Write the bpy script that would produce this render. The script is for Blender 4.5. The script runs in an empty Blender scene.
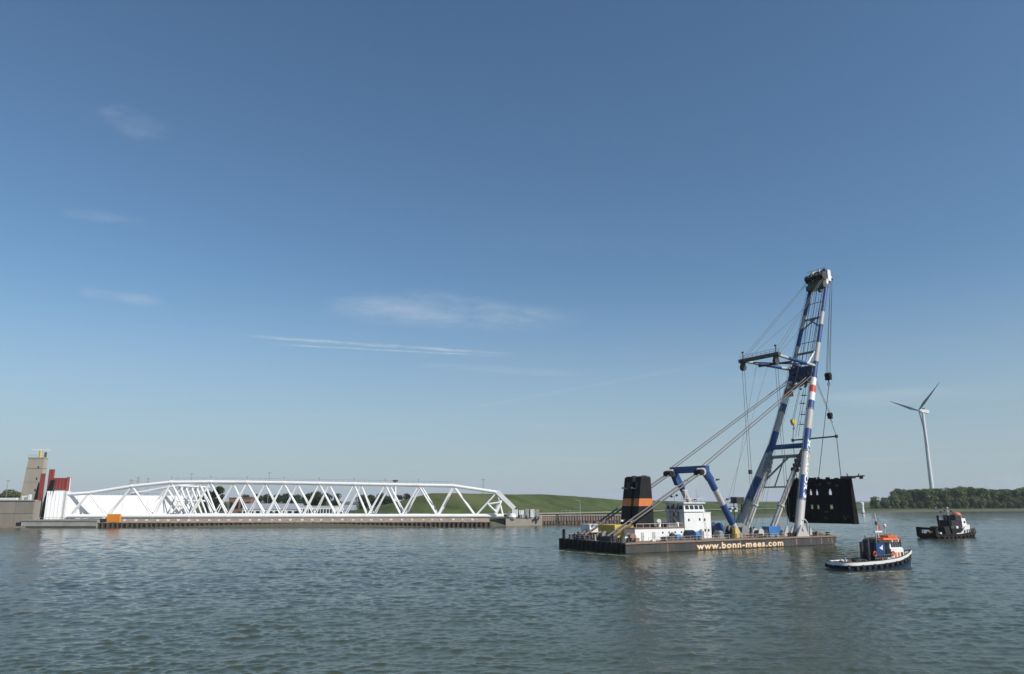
import bpy, bmesh, math, random
import numpy as np
from mathutils import Vector, Matrix

random.seed(7)
rng = np.random.default_rng(11)
R = math.radians
scene = bpy.context.scene
C = scene.collection

# ---------------------------------------------------------------- camera
F, HZ, CAMH = 740.0, 501.0, 11.5
PITCH = math.atan((HZ - 337) / F)
cam = bpy.data.cameras.new('camera')
cam.sensor_width = 36.0
cam.lens = F / 1024 * 36.0
cam.clip_start = 0.5
cam.clip_end = 90000
camo = bpy.data.objects.new('camera', cam)
C.objects.link(camo)
camo.location = (0, 0, CAMH)
camo.rotation_euler = (R(90) + PITCH, 0, 0)
scene.camera = camo
scene.render.resolution_x, scene.render.resolution_y = 1024, 674

# ---------------------------------------------------------------- light
SUN_EL, SUN_AZ = R(40), R(124)      # azimuth clockwise from +Y
world = bpy.data.worlds.new('World')
scene.world = world
world.use_nodes = True
wt = world.node_tree
wt.nodes.clear()
def wn(t, **kw):
    n = wt.nodes.new(t)
    for k, v in kw.items():
        setattr(n, k, v)
    return n
wl = wt.links.new
out = wn('ShaderNodeOutputWorld')
bg = wn('ShaderNodeBackground')
bg.inputs['Strength'].default_value = 0.093
sky = wn('ShaderNodeTexSky', sky_type='NISHITA')
sky.sun_disc = False
sky.sun_elevation = SUN_EL
sky.sun_rotation = SUN_AZ
sky.altitude = 0
sky.air_density = 1.0
sky.dust_density = 0.5
sky.ozone_density = 3.0
wl(bg.outputs[0], out.inputs[0])

def mth(op, a=None, b=None, c=None, clamp=False):
    n = wn('ShaderNodeMath', operation=op, use_clamp=clamp)
    for i, v in enumerate((a, b, c)):
        if v is None:
            continue
        if isinstance(v, (int, float)):
            n.inputs[i].default_value = v
        else:
            wl(v, n.inputs[i])
    return n.outputs[0]
def smooth(v, lo, hi):
    n = wn('ShaderNodeMapRange', interpolation_type='SMOOTHSTEP')
    n.inputs['From Min'].default_value = lo
    n.inputs['From Max'].default_value = hi
    wl(v, n.inputs['Value'])
    return n.outputs[0]
# thin high cloud: a flat layer, the view direction meets it at xy / z
tc = wn('ShaderNodeTexCoord')
sep = wn('ShaderNodeSeparateXYZ')
wl(tc.outputs['Generated'], sep.inputs[0])
dz = mth('MAXIMUM', sep.outputs[2], 0.03)
px_ = mth('DIVIDE', sep.outputs[0], dz)
py_ = mth('DIVIDE', sep.outputs[1], dz)
comb = wn('ShaderNodeCombineXYZ')
wl(px_, comb.inputs[0]); wl(py_, comb.inputs[1])
def noise(vec, scale, detail=6, rough=0.6, sx=1, sy=1, dist=0.0):
    mp = wn('ShaderNodeMapping')
    mp.inputs['Scale'].default_value = (sx, sy, 1)
    wl(vec, mp.inputs[0])
    n = wn('ShaderNodeTexNoise')
    n.inputs['Scale'].default_value = scale
    n.inputs['Detail'].default_value = detail
    n.inputs['Roughness'].default_value = rough
    n.inputs['Distortion'].default_value = dist
    wl(mp.outputs[0], n.inputs['Vector'])
    return n.outputs['Fac']
wisp = noise(comb.outputs[0], 0.55, 9, 0.62, 0.6, 0.8, 0.8)
big = noise(comb.outputs[0], 0.16, 3, 0.5)
cloud = mth('MULTIPLY', smooth(wisp, 0.50, 0.82), smooth(big, 0.40, 0.64))
cloud = mth('MULTIPLY', cloud, 0.30)
def streak(a, b, width, amt, nscale):
    """an old vapour trail: a line between two points of the cloud layer, frayed by noise"""
    ax, ay = a; bx_, by_ = b
    L = math.hypot(bx_ - ax, by_ - ay)
    ux, uy = (bx_ - ax) / L, (by_ - ay) / L
    dx = mth('SUBTRACT', px_, ax); dy = mth('SUBTRACT', py_, ay)
    s = mth('ADD', mth('MULTIPLY', dx, ux), mth('MULTIPLY', dy, uy))
    t = mth('ADD', mth('MULTIPLY', dx, -uy), mth('MULTIPLY', dy, ux))
    wob = mth('MULTIPLY', mth('SUBTRACT', noise(comb.outputs[0], nscale, 5, 0.6), 0.5), width * 1.8)
    t = mth('ABSOLUTE', mth('ADD', t, wob))
    across = mth('SUBTRACT', 1.0, smooth(t, 0.0, width))
    along = mth('MULTIPLY', smooth(s, -0.05 * L, 0.12 * L), mth('SUBTRACT', 1.0, smooth(s, 0.65 * L, 1.05 * L)))
    fr = smooth(noise(comb.outputs[0], nscale * 1.9, 9, 0.75), 0.3, 0.68)
    return mth('MULTIPLY', mth('MULTIPLY', mth('MULTIPLY', across, along), fr), amt)
def pixdir(x, y):
    X = (x - 512) / F; U = (337 - y) / F
    return Vector((X, -math.sin(PITCH) * U + math.cos(PITCH), math.cos(PITCH) * U + math.sin(PITCH)))
def cl(x, y):
    d = pixdir(x, y)
    return d.x / d.z, d.y / d.z
for (a, b, w, amt, ns) in [(cl(248, 336), cl(525, 355), 0.075, 0.5, 2.6),
                           (cl(270, 344), cl(520, 357), 0.05, 0.42, 3.0),
                           (cl(330, 305), cl(575, 326), 0.42, 0.36, 0.7),
                           (cl(400, 294), cl(580, 320), 0.2, 0.24, 1.1),
                           (cl(80, 292), cl(165, 303), 0.16, 0.24, 1.5), (cl(100, 108), cl(165, 140), 0.10, 0.14, 3.0), (cl(60, 212), cl(150, 222), 0.10, 0.14, 2.4), (cl(420, 366), cl(600, 376), 0.22, 0.16, 1.2),
                           (cl(470, 408), cl(760, 355), 0.10, 0.14, 1.5)]:
    cloud = mth('MAXIMUM', cloud, streak(a, b, w, amt, ns))
mixc = wn('ShaderNodeMix', data_type='RGBA')
wl(cloud, mixc.inputs[0])
tint = wn('ShaderNodeMix', data_type='RGBA', blend_type='MULTIPLY')
tint.inputs[0].default_value = 1.0
wl(sky.outputs[0], tint.inputs[6])
tint.inputs[7].default_value = (0.92, 1.11, 1.16, 1)
# pale haze low over the horizon, the same all round
hz = wn('ShaderNodeMix', data_type='RGBA')
wl(mth('MULTIPLY', mth('SUBTRACT', 1.0, smooth(sep.outputs[2], -0.02, 0.30)), 0.78), hz.inputs[0])
wl(tint.outputs[2], hz.inputs[6])
hz.inputs[7].default_value = (4.05, 4.9, 5.6, 1)
wl(hz.outputs[2], mixc.inputs[6])
mixc.inputs[7].default_value = (7.2, 7.8, 8.2, 1)
wl(mixc.outputs[2], bg.inputs['Color'])

sun = bpy.data.lights.new('sun', 'SUN')
sun.energy = 4.8
sun.angle = R(0.5)
sun.color = (1.0, 0.95, 0.88)
suno = bpy.data.objects.new('sun', sun)
C.objects.link(suno)
sd = Vector((math.sin(SUN_AZ) * math.cos(SUN_EL), math.cos(SUN_AZ) * math.cos(SUN_EL), math.sin(SUN_EL)))
suno.rotation_euler = (-sd).to_track_quat('-Z', 'Y').to_euler()
suno.location = (200, -150, 200)

vs = scene.view_settings
vs.view_transform = 'Standard'
vs.look = 'None'
vs.exposure = 0.0
vs.gamma = 1.0
vs.use_curve_mapping = False

# ---------------------------------------------------------------- helpers
def ground(x, y, z=0.0):
    d = pixdir(x, y)
    t = (z - CAMH) / d.z
    return Vector((d.x * t, d.y * t, z))
def atY(x, y, Y):
    d = pixdir(x, y)
    t = Y / d.y
    return Vector((d.x * t, Y, CAMH + d.z * t))

MATS = {}
def mat(name, col, rough=0.6, var=0.18, scale=0.6, metal=0.0, stain=None, stain_amt=0.5, stain_scale=0.35,
        streak_z=1.0, bump=0.0, bump_scale=4.0, spec=0.4):
    if name in MATS:
        return MATS[name]
    m = bpy.data.materials.new(name)
    m.use_nodes = True
    nt = m.node_tree
    b = nt.nodes['Principled BSDF']
    b.inputs['Roughness'].default_value = rough
    b.inputs['Metallic'].default_value = metal
    b.inputs['Specular IOR Level'].default_value = spec
    tcn = nt.nodes.new('ShaderNodeTexCoord')
    oi = nt.nodes.new('ShaderNodeObjectInfo')
    addv = nt.nodes.new('ShaderNodeVectorMath'); addv.operation = 'ADD'
    mp = nt.nodes.new('ShaderNodeMapping')
    mp.inputs['Scale'].default_value = (1, 1, streak_z)
    nt.links.new(tcn.outputs['Object'], addv.inputs[0])
    sc = nt.nodes.new('ShaderNodeMath'); sc.operation = 'MULTIPLY'; sc.inputs[1].default_value = 50
    nt.links.new(oi.outputs['Random'], sc.inputs[0])
    nt.links.new(sc.outputs[0], addv.inputs[1])
    nt.links.new(addv.outputs[0], mp.inputs[0])
    nz = nt.nodes.new('ShaderNodeTexNoise')
    nz.inputs['Scale'].default_value = scale
    nz.inputs['Detail'].default_value = 7
    nz.inputs['Roughness'].default_value = 0.65
    nt.links.new(mp.outputs[0], nz.inputs['Vector'])
    mr = nt.nodes.new('ShaderNodeMapRange')
    mr.inputs['From Min'].default_value = 0.3; mr.inputs['From Max'].default_value = 0.7
    nt.links.new(nz.outputs['Fac'], mr.inputs['Value'])
    mx = nt.nodes.new('ShaderNodeMix'); mx.data_type = 'RGBA'
    c = Vector(col)
    mx.inputs[6].default_value = (*(c * (1 - var)), 1)
    mx.inputs[7].default_value = (*[min(0.92, q * (1 + var)) for q in c], 1)
    nt.links.new(mr.outputs[0], mx.inputs[0])
    cur = mx.outputs[2]
    if stain:
        n2 = nt.nodes.new('ShaderNodeTexNoise')
        n2.inputs['Scale'].default_value = stain_scale
        n2.inputs['Detail'].default_value = 8
        n2.inputs['Roughness'].default_value = 0.7
        nt.links.new(mp.outputs[0], n2.inputs['Vector'])
        m2 = nt.nodes.new('ShaderNodeMapRange')
        m2.inputs['From Min'].default_value = 0.62 - 0.2 * stain_amt
        m2.inputs['From Max'].default_value = 0.82 - 0.2 * stain_amt
        m2.inputs['To Max'].default_value = min(1, 0.4 + stain_amt * 0.6)
        nt.links.new(n2.outputs['Fac'], m2.inputs['Value'])
        x2 = nt.nodes.new('ShaderNodeMix'); x2.data_type = 'RGBA'
        nt.links.new(m2.outputs[0], x2.inputs[0])
        nt.links.new(cur, x2.inputs[6])
        x2.inputs[7].default_value = (*stain, 1)
        cur = x2.outputs[2]
    nt.links.new(cur, b.inputs['Base Color'])
    if bump:
        n3 = nt.nodes.new('ShaderNodeTexNoise')
        n3.inputs['Scale'].default_value = bump_scale
        n3.inputs['Detail'].default_value = 5
        nt.links.new(tcn.outputs['Object'], n3.inputs['Vector'])
        bp = nt.nodes.new('ShaderNodeBump')
        bp.inputs['Strength'].default_value = bump
        bp.inputs['Distance'].default_value = 0.3
        nt.links.new(n3.outputs['Fac'], bp.inputs['Height'])
        nt.links.new(bp.outputs[0], b.inputs['Normal'])
    MATS[name] = m
    return m

RUST = (0.16, 0.07, 0.03)
M = dict(
    white=mat('white_paint', (0.74, 0.74, 0.72), 0.45, 0.05, 0.4, stain=(0.45, 0.42, 0.36), stain_amt=0.25),
    gate_white=mat('barrier_white_paint', (0.80, 0.80, 0.79), 0.4, 0.04, 0.12, stain=(0.58, 0.54, 0.47), stain_amt=0.5, stain_scale=0.12),
    crane_white=mat('weathered_white_paint', (0.45, 0.44, 0.42), 0.5, 0.12, 0.5, stain=(0.30, 0.24, 0.18), stain_amt=0.45, stain_scale=0.5),
    blue=mat('crane_blue_paint', (0.020, 0.066, 0.21), 0.45, 0.2, 0.5, stain=(0.05, 0.06, 0.09), stain_amt=0.4, stain_scale=0.5),
    red=mat('red_paint', (0.50, 0.07, 0.05), 0.5, 0.15, 0.4),
    drive_red=mat('drive_red_paint', (0.27, 0.058, 0.05), 0.55, 0.12, 0.3, stain=(0.3, 0.1, 0.08), stain_amt=0.3),
    grey=mat('grey_steel', (0.22, 0.22, 0.21), 0.55, 0.2, 0.6, stain=RUST, stain_amt=0.3),
    dark=mat('dark_steel', (0.045, 0.045, 0.045), 0.6, 0.3, 0.7, stain=(0.10, 0.06, 0.04), stain_amt=0.4),
    olive=mat('olive_machinery', (0.085, 0.085, 0.065), 0.6, 0.3, 0.8),
    gate_black=mat('matt_black_steel', (0.008, 0.008, 0.009), 0.9, 0.3, 0.4, spec=0.1),
    black=mat('black_paint', (0.011, 0.011, 0.012), 0.7, 0.3, 0.5, spec=0.25),
    rubber=mat('black_rubber', (0.018, 0.018, 0.018), 0.85, 0.3, 2.0),
    wire=mat('wire_rope', (0.10, 0.10, 0.095), 0.6, 0.15, 2.0),
    hull=mat('hull_grey_steel', (0.052, 0.052, 0.053), 0.6, 0.32, 0.25, stain=(0.13, 0.085, 0.055), stain_amt=0.45, stain_scale=0.22, streak_z=0.35),
    rusty=mat('rusty_steel', (0.26, 0.17, 0.12), 0.8, 0.3, 0.7, stain=RUST, stain_amt=0.6),
    deck=mat('deck_plating', (0.20, 0.16, 0.13), 0.85, 0.25, 0.35, stain=(0.13, 0.08, 0.05), stain_amt=0.6),
    orange=mat('orange_paint', (0.60, 0.18, 0.05), 0.55, 0.15, 0.6),
    bright_orange=mat('signal_orange_paint', (0.62, 0.10, 0.025), 0.5, 0.15, 0.8),
    box_orange=mat('container_orange_paint', (0.72, 0.26, 0.03), 0.5, 0.1, 0.5),
    yellow=mat('yellow_paint', (0.62, 0.44, 0.09), 0.55, 0.12, 0.5, stain=(0.35, 0.22, 0.06), stain_amt=0.3),
    bright_blue=mat('container_blue_paint', (0.06, 0.20, 0.46), 0.5, 0.15, 0.5),
    knuckle_blue=mat('dark_blue_paint', (0.012, 0.036, 0.12), 0.5, 0.3, 0.6, stain=(0.03, 0.03, 0.035), stain_amt=0.5),
    panel_blue=mat('panel_blue_paint', (0.016, 0.055, 0.17), 0.45, 0.2, 0.8),
    navy=mat('navy_paint', (0.008, 0.014, 0.034), 0.4, 0.25, 0.5),
    tug_blue=mat('tug_blue_paint', (0.010, 0.028, 0.085), 0.35, 0.25, 0.6, stain=(0.02, 0.03, 0.05), stain_amt=0.4),
    glass=mat('dark_glass', (0.02, 0.025, 0.03), 0.08, 0.1, 0.5, spec=0.6),
    letter=mat('cream_lettering_paint', (0.80, 0.66, 0.46), 0.55, 0.12, 0.8, stain=(0.70, 0.36, 0.13), stain_amt=0.45, stain_scale=0.6),
    letter_shadow=mat('orange_lettering_paint', (0.50, 0.22, 0.06), 0.6, 0.15, 0.8),
    concrete=mat('concrete', (0.27, 0.24, 0.20), 0.9, 0.15, 0.12, stain=(0.20, 0.17, 0.135), stain_amt=0.5, stain_scale=0.1, streak_z=0.3, bump=0.3),
    tower_concrete=mat('tower_concrete', (0.37, 0.33, 0.265), 0.9, 0.10, 0.12, stain=(0.30, 0.26, 0.20), stain_amt=0.35, stain_scale=0.1, streak_z=0.25),
    pier=mat('pier_concrete', (0.33, 0.34, 0.32), 0.9, 0.12, 0.2, stain=(0.17, 0.17, 0.14), stain_amt=0.5, stain_scale=0.15),
    brown_quay=mat('brown_quay_stone', (0.30, 0.23, 0.18), 0.95, 0.25, 0.5, stain=(0.14, 0.11, 0.08), stain_amt=0.5, bump=0.5),
    sheet=mat('rusty_sheet_pile', (0.21, 0.155, 0.13), 0.85, 0.18, 0.25, stain=(0.19, 0.13, 0.10), stain_amt=0.5, stain_scale=0.2, streak_z=0.3),
    timber=mat('dark_timber', (0.075, 0.062, 0.048), 0.9, 0.3, 1.2),
    stone=mat('riprap_stone', (0.085, 0.085, 0.06), 0.95, 0.35, 0.9, bump=0.8, bump_scale=1.5),
    dryground=mat('bare_ground', (0.27, 0.24, 0.18), 0.95, 0.25, 0.06, stain=(0.12, 0.14, 0.06), stain_amt=0.6, stain_scale=0.03),
    brick=mat('brown_brick', (0.23, 0.14, 0.10), 0.9, 0.15, 0.5),
    roof=mat('grey_roof', (0.26, 0.29, 0.33), 0.7, 0.1, 0.3),
    bark=mat('bark', (0.07, 0.055, 0.04), 0.9, 0.3, 2.0),
    turbine=mat('turbine_white', (0.66, 0.67, 0.66), 0.4, 0.04, 0.1),
    blade=mat('turbine_blade_grey', (0.30, 0.31, 0.32), 0.4, 0.05, 0.1),
)
def foliage(name, c0, c1, trans=0.25):
    m = bpy.data.materials.new(name)
    m.use_nodes = True
    nt = m.node_tree
    b = nt.nodes['Principled BSDF']
    b.inputs['Roughness'].default_value = 0.7
    b.inputs['Specular IOR Level'].default_value = 0.2
    tcn = nt.nodes.new('ShaderNodeTexCoord')
    oi = nt.nodes.new('ShaderNodeObjectInfo')
    nz = nt.nodes.new('ShaderNodeTexNoise')
    nz.inputs['Scale'].default_value = 0.35
    nz.inputs['Detail'].default_value = 5
    nt.links.new(tcn.outputs['Object'], nz.inputs['Vector'])
    ad = nt.nodes.new('ShaderNodeMath'); ad.operation = 'MULTIPLY_ADD'
    ad.inputs[1].default_value = 0.6; 
    sb = nt.nodes.new('ShaderNodeMath'); sb.operation = 'SUBTRACT'; sb.inputs[1].default_value = 0.3
    nt.links.new(nz.outputs['Fac'], sb.inputs[0])
    nt.links.new(oi.outputs['Random'], ad.inputs[0])
    nt.links.new(sb.outputs[0], ad.inputs[2])
    mx = nt.nodes.new('ShaderNodeMix'); mx.data_type = 'RGBA'
    mx.inputs[6].default_value = (*c0, 1); mx.inputs[7].default_value = (*c1, 1)
    nt.links.new(ad.outputs[0], mx.inputs[0])
    nt.links.new(mx.outputs[2], b.inputs['Base Color'])
    tr = nt.nodes.new('ShaderNodeBsdfTranslucent')
    nt.links.new(mx.outputs[2], tr.inputs['Color'])
    ms = nt.nodes.new('ShaderNodeMixShader'); ms.inputs[0].default_value = trans
    nt.links.new(b.outputs[0], ms.inputs[1]); nt.links.new(tr.outputs[0], ms.inputs[2])
    nt.links.new(ms.outputs[0], nt.nodes['Material Output'].inputs[0])
    return m
M['leaf'] = foliage('leaf_green', (0.055, 0.085, 0.03), (0.14, 0.175, 0.06))
M['leaf_dark'] = foliage('leaf_dark_green', (0.025, 0.042, 0.016), (0.06, 0.08, 0.028))

def grass_material():
    m = bpy.data.materials.new('dike_grass')
    m.use_nodes = True
    nt = m.node_tree
    b = nt.nodes['Principled BSDF']
    b.inputs['Roughness'].default_value = 0.9
    b.inputs['Specular IOR Level'].default_value = 0.15
    tcn = nt.nodes.new('ShaderNodeTexCoord')
    def nz(sc, det, sx=1.0):
        mp = nt.nodes.new('ShaderNodeMapping'); mp.inputs['Scale'].default_value = (sx, 1, 1)
        nt.links.new(tcn.outputs['Object'], mp.inputs[0])
        n = nt.nodes.new('ShaderNodeTexNoise')
        n.inputs['Scale'].default_value = sc; n.inputs['Detail'].default_value = det
        n.inputs['Roughness'].default_value = 0.65
        nt.links.new(mp.outputs[0], n.inputs['Vector'])
        return n.outputs['Fac']
    r = nt.nodes.new('ShaderNodeValToRGB')
    e = r.color_ramp.elements
    e[0].position = 0.32; e[0].color = (0.032, 0.050, 0.017, 1)
    e[1].position = 0.70; e[1].color = (0.095, 0.125, 0.042, 1)
    nt.links.new(nz(0.06, 9), r.inputs[0])
    r2 = nt.nodes.new('ShaderNodeMapRange')
    r2.inputs['From Min'].default_value = 0.52; r2.inputs['From Max'].default_value = 0.72
    r2.inputs['To Max'].default_value = 0.85
    nt.links.new(nz(0.022, 6, 0.3), r2.inputs['Value'])
    mx = nt.nodes.new('ShaderNodeMix'); mx.data_type = 'RGBA'
    nt.links.new(r2.outputs[0], mx.inputs[0])
    nt.links.new(r.outputs[0], mx.inputs[6])
    mx.inputs[7].default_value = (0.13, 0.125, 0.065, 1)
    nt.links.new(mx.outputs[2], b.inputs['Base Color'])
    bp = nt.nodes.new('ShaderNodeBump'); bp.inputs['Strength'].default_value = 0.6; bp.inputs['Distance'].default_value = 0.5
    nt.links.new(nz(0.8, 5), bp.inputs['Height'])
    nt.links.new(bp.outputs[0], b.inputs['Normal'])
    return m
M['grass'] = grass_material()

class MB:
    """collects shapes, then links them as one mesh object"""
    def __init__(s):
        s.v, s.f, s.mi, s.cur = [], [], [], 0
    def add(s, vs_, fs):
        o = len(s.v)
        s.v += [tuple(q) for q in vs_]
        for f in fs:
            s.f.append([o + i for i in f]); s.mi.append(s.cur)
        return s
    def box(s, a, b):
        (x0, y0, z0), (x1, y1, z1) = a, b
        return s.add([(x0, y0, z0), (x1, y0, z0), (x1, y1, z0), (x0, y1, z0), (x0, y0, z1), (x1, y0, z1), (x1, y1, z1), (x0, y1, z1)],
                     [(3, 2, 1, 0), (4, 5, 6, 7), (0, 1, 5, 4), (1, 2, 6, 5), (2, 3, 7, 6), (3, 0, 4, 7)])
    def frustum(s, a0, a1, z0, b0, b1, z1):
        """box whose top rectangle differs from its bottom one"""
        return s.add([(a0[0], a0[1], z0), (a1[0], a0[1], z0), (a1[0], a1[1], z0), (a0[0], a1[1], z0),
                      (b0[0], b0[1], z1), (b1[0], b0[1], z1), (b1[0], b1[1], z1), (b0[0], b1[1], z1)],
                     [(3, 2, 1, 0), (4, 5, 6, 7), (0, 1, 5, 4), (1, 2, 6, 5), (2, 3, 7, 6), (3, 0, 4, 7)])
    def tube(s, p0, p1, r0, r1=None, n=10, caps=True):
        r1 = r0 if r1 is None else r1
        p0, p1 = Vector(p0), Vector(p1)
        d = (p1 - p0).normalized()
        a = d.cross(Vector((0, 0, 1)))
        if a.length < 1e-3:
            a = Vector((1, 0, 0))
        a.normalize(); b = a.cross(d)
        vs_ = []
        for p, r in ((p0, r0), (p1, r1)):
            for i in range(n):
                t = 2 * math.pi * i / n
                vs_.append(p + (a * math.cos(t) + b * math.sin(t)) * r)
        fs = [(i, i + n, (i + 1) % n + n, (i + 1) % n) for i in range(n)]
        if caps:
            fs += [tuple(range(n)), tuple(range(2 * n - 1, n - 1, -1))]
        return s.add(vs_, fs)
    def poly(s, pts, r, n=8):
        for a, b in zip(pts, pts[1:]):
            s.tube(a, b, r, n=n)
        return s
    def beam(s, p0, p1, w, h):
        """rectangular bar, w across, h upright"""
        p0, p1 = Vector(p0), Vector(p1)
        d = (p1 - p0).normalized()
        a = d.cross(Vector((0, 0, 1)))
        if a.length < 1e-3:
            a = Vector((1, 0, 0))
        a.normalize(); b = a.cross(d)
        vs_ = []
        for p in (p0, p1):
            for (x, y) in ((-1, -1), (1, -1), (1, 1), (-1, 1)):
                vs_.append(p + a * x * w / 2 + b * y * h / 2)
        return s.add(vs_, [(0, 1, 2, 3), (7, 6, 5, 4), (0, 4, 5, 1), (1, 5, 6, 2), (2, 6, 7, 3), (3, 7, 4, 0)])
    def prism(s, pts, d):
        """planar outline pts extruded by vector d"""
        n = len(pts); d = Vector(d)
        vs_ = [Vector(p) for p in pts] + [Vector(p) + d for p in pts]
        return s.add(vs_, [tuple(range(n - 1, -1, -1)), tuple(range(n, 2 * n))] + [(i, (i + 1) % n, (i + 1) % n + n, i + n) for i in range(n)])
    def lathe(s, c, prof, n=12):
        c = Vector(c); vs_ = []
        for (r, z) in prof:
            for i in range(n):
                t = 2 * math.pi * i / n
                vs_.append(c + Vector((r * math.cos(t), r * math.sin(t), z)))
        fs = []
        for k in range(len(prof) - 1):
            for i in range(n):
                j = (i + 1) % n
                fs.append((k * n + i, k * n + j, (k + 1) * n + j, (k + 1) * n + i))
        fs += [tuple(range(n - 1, -1, -1)), tuple(range((len(prof) - 1) * n, len(prof) * n))]
        return s.add(vs_, fs)
    def mesh(s, name, mats, smooth=False, fix=True):
        me = bpy.data.meshes.new(name)
        me.from_pydata(s.v, [], s.f)
        for m in (mats if isinstance(mats, (list, tuple)) else [mats]):
            me.materials.append(m)
        me.polygons.foreach_set('material_index', s.mi)
        if fix:
            bm = bmesh.new(); bm.from_mesh(me)
            bmesh.ops.recalc_face_normals(bm, faces=bm.faces)
            bm.to_mesh(me); bm.free()
        if smooth:
            me.polygons.foreach_set('use_smooth', [True] * len(me.polygons))
            try:
                me.set_sharp_from_angle(angle=R(40))
            except Exception:
                pass
        me.update()
        return me
    def build(s, name, mats, parent=None, smooth=False, fix=True):
        o = bpy.data.objects.new(name, s.mesh(name, mats, smooth, fix))
        C.objects.link(o)
        if parent:
            o.parent = parent
        return o

def tag(o, label=None, cat=None, group=None, kind=None):
    for k, v in (('label', label), ('category', cat), ('group', group), ('kind', kind)):
        if v:
            o[k] = v
    return o
def thing(name, label, cat, loc=(0, 0, 0), rz=0.0, group=None):
    o = bpy.data.objects.new(name, None)
    C.objects.link(o)
    o.location = loc
    o.rotation_euler = (0, 0, rz)
    o.empty_display_size = 0.5
    return tag(o, label, cat, group)
def copy_tree(o, parent=None):
    c = o.copy(); C.objects.link(c)
    if parent:
        c.parent = parent
    for ch in o.children:
        copy_tree(ch, c)
    return c

# ---------------------------------------------------------------- water
def make_water():
    HALF = R(39)
    a_dense = np.linspace(-HALF, HALF, 900)
    a_side = np.linspace(HALF, 2 * np.pi - HALF, 60)[1:-1]
    ang = np.concatenate([a_dense, a_side])
    r = [0.5, 8, 20, 32]
    q = 40.0
    while q < 620:
        r.append(q); q += max(0.12, q * 0.0029)
    while q < 1500:
        r.append(q); q *= 1.012
    r += [1700, 2400, 4000, 9000, 25000, 60000]
    r = np.array(r)
    RR, AA = np.meshgrid(r, ang, indexing='ij')
    X = RR * np.sin(AA); Y = RR * np.cos(AA)
    nd = len(a_dense)
    i0 = 4; i1 = int(np.searchsorted(r, 1500))
    dr = np.maximum(np.gradient(r), r * (2 * HALF / nd) * 0.9)
    xd = X[i0:i1, :nd].astype(np.float32); yd = Y[i0:i1, :nd].astype(np.float32)
    dd = dr[i0:i1].astype(np.float32)
    g = np.random.default_rng(5)
    N = 220
    lam = np.exp(g.uniform(np.log(0.36), np.log(8.0), N))
    th = g.normal(R(-80), R(46), N)
    ph = g.uniform(0, 2 * np.pi, N)
    z = np.zeros_like(xd); ox = np.zeros_like(xd); oy = np.zeros_like(xd)
    # wind patches and streaks of several sizes
    gust = 0.86 + 0.20 * np.sin(xd * 0.030 + 1.7 * np.sin(yd * 0.017)) * np.sin(yd * 0.055 + 1.3 + 1.1 * np.sin(xd * 0.023)) \
        + 0.16 * np.sin(xd * 0.11 + yd * 0.05 + 1.5 * np.sin(yd * 0.09)) * np.sin(yd * 0.21 + 0.9 * np.sin(xd * 0.07)) \
        + 0.14 * np.sin(xd * 0.31 - yd * 0.12 + np.sin(yd * 0.4)) * np.sin(yd * 0.52 + np.sin(xd * 0.23))
    for L, t, p in zip(lam, th, ph):
        k = 2 * np.pi / L
        s0 = 0.0235 * (1.0 if L < 1.3 else (1.3 / L) ** .75)
        att = np.clip((L / dd - 2.0) / 1.6, 0, 1)
        n = int(np.count_nonzero(att))
        if n == 0:
            continue
        aa = (att[:n, None] * (s0 / k)).astype(np.float32)
        ph_ = (k * (xd[:n] * math.cos(t) + yd[:n] * math.sin(t)) + p).astype(np.float32)
        z[:n] += aa * np.sin(ph_)
        cph = aa * np.cos(ph_) * 0.85
        ox[:n] += cph * math.cos(t); oy[:n] += cph * math.sin(t)
    Z = np.zeros_like(X)
    Z[i0:i1, :nd] = z * gust
    X[i0:i1, :nd] += ox * gust; Y[i0:i1, :nd] += oy * gust
    nr, na = X.shape
    verts = np.stack([X, Y, Z], -1).reshape(-1, 3)
    i = np.arange(nr - 1)[:, None]; j = np.arange(na)[None, :]
    j2 = (j + 1) % na
    faces = np.stack([i * na + j, i * na + j2, (i + 1) * na + j2, (i + 1) * na + j], -1).reshape(-1, 4)[:, ::-1]
    me = bpy.data.meshes.new('water')
    me.vertices.add(len(verts)); me.vertices.foreach_set('co', verts.ravel())
    me.loops.add(faces.size); me.loops.foreach_set('vertex_index', faces.ravel().astype(np.int32))
    me.polygons.add(len(faces))
    me.polygons.foreach_set('loop_start', np.arange(0, faces.size, 4, dtype=np.int32))
    me.polygons.foreach_set('use_smooth', np.ones(len(faces), dtype=bool))
    me.update(calc_edges=True)
    # slick lines and stirred water, by distance from lines on the surface
    def segd(a, b):
        ax, ay, bx, by = a.x, a.y, b.x, b.y
        vx, vy = bx - ax, by - ay
        t = np.clip(((X - ax) * vx + (Y - ay) * vy) / (vx * vx + vy * vy), 0, 1)
        return np.hypot(X - ax - t * vx, Y - ay - t * vy), t
    slick = np.zeros_like(X); foam = np.zeros_like(X)
    for a, b, w, k in ((ground(858, 519.6), ground(1100, 518.6), 9.0, .85), (ground(840, 526), ground(1010, 529), 3.0, .5), (ground(640, 560), ground(820, 552), 4.0, .45),
                       (ground(160, 534), ground(420, 531), 5.0, .4), (ground(300, 566), ground(560, 558), 2.5, .35)):
        d, t = segd(a, b)
        slick = np.maximum(slick, k * np.exp(-(d / w) ** 2))
    for a, b, w, k in ((ground(556, 550.5), ground(627, 556), 1.3, .72), (ground(627, 555.5), ground(830, 546.6), .7, .42), (ground(820, 574), ground(800, 575.5), 1.5, .62),
                       (ground(828, 574.5), ground(908, 570.5), .6, .66), (ground(908, 570), ground(918, 572), .8, .45), (ground(914, 541), ground(979, 538.6), .8, .5), (ground(914, 541), ground(890, 543), 1.6, .4)):
        d, t = segd(a, b)
        foam = np.maximum(foam, k * np.exp(-(d / w) ** 2))
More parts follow.
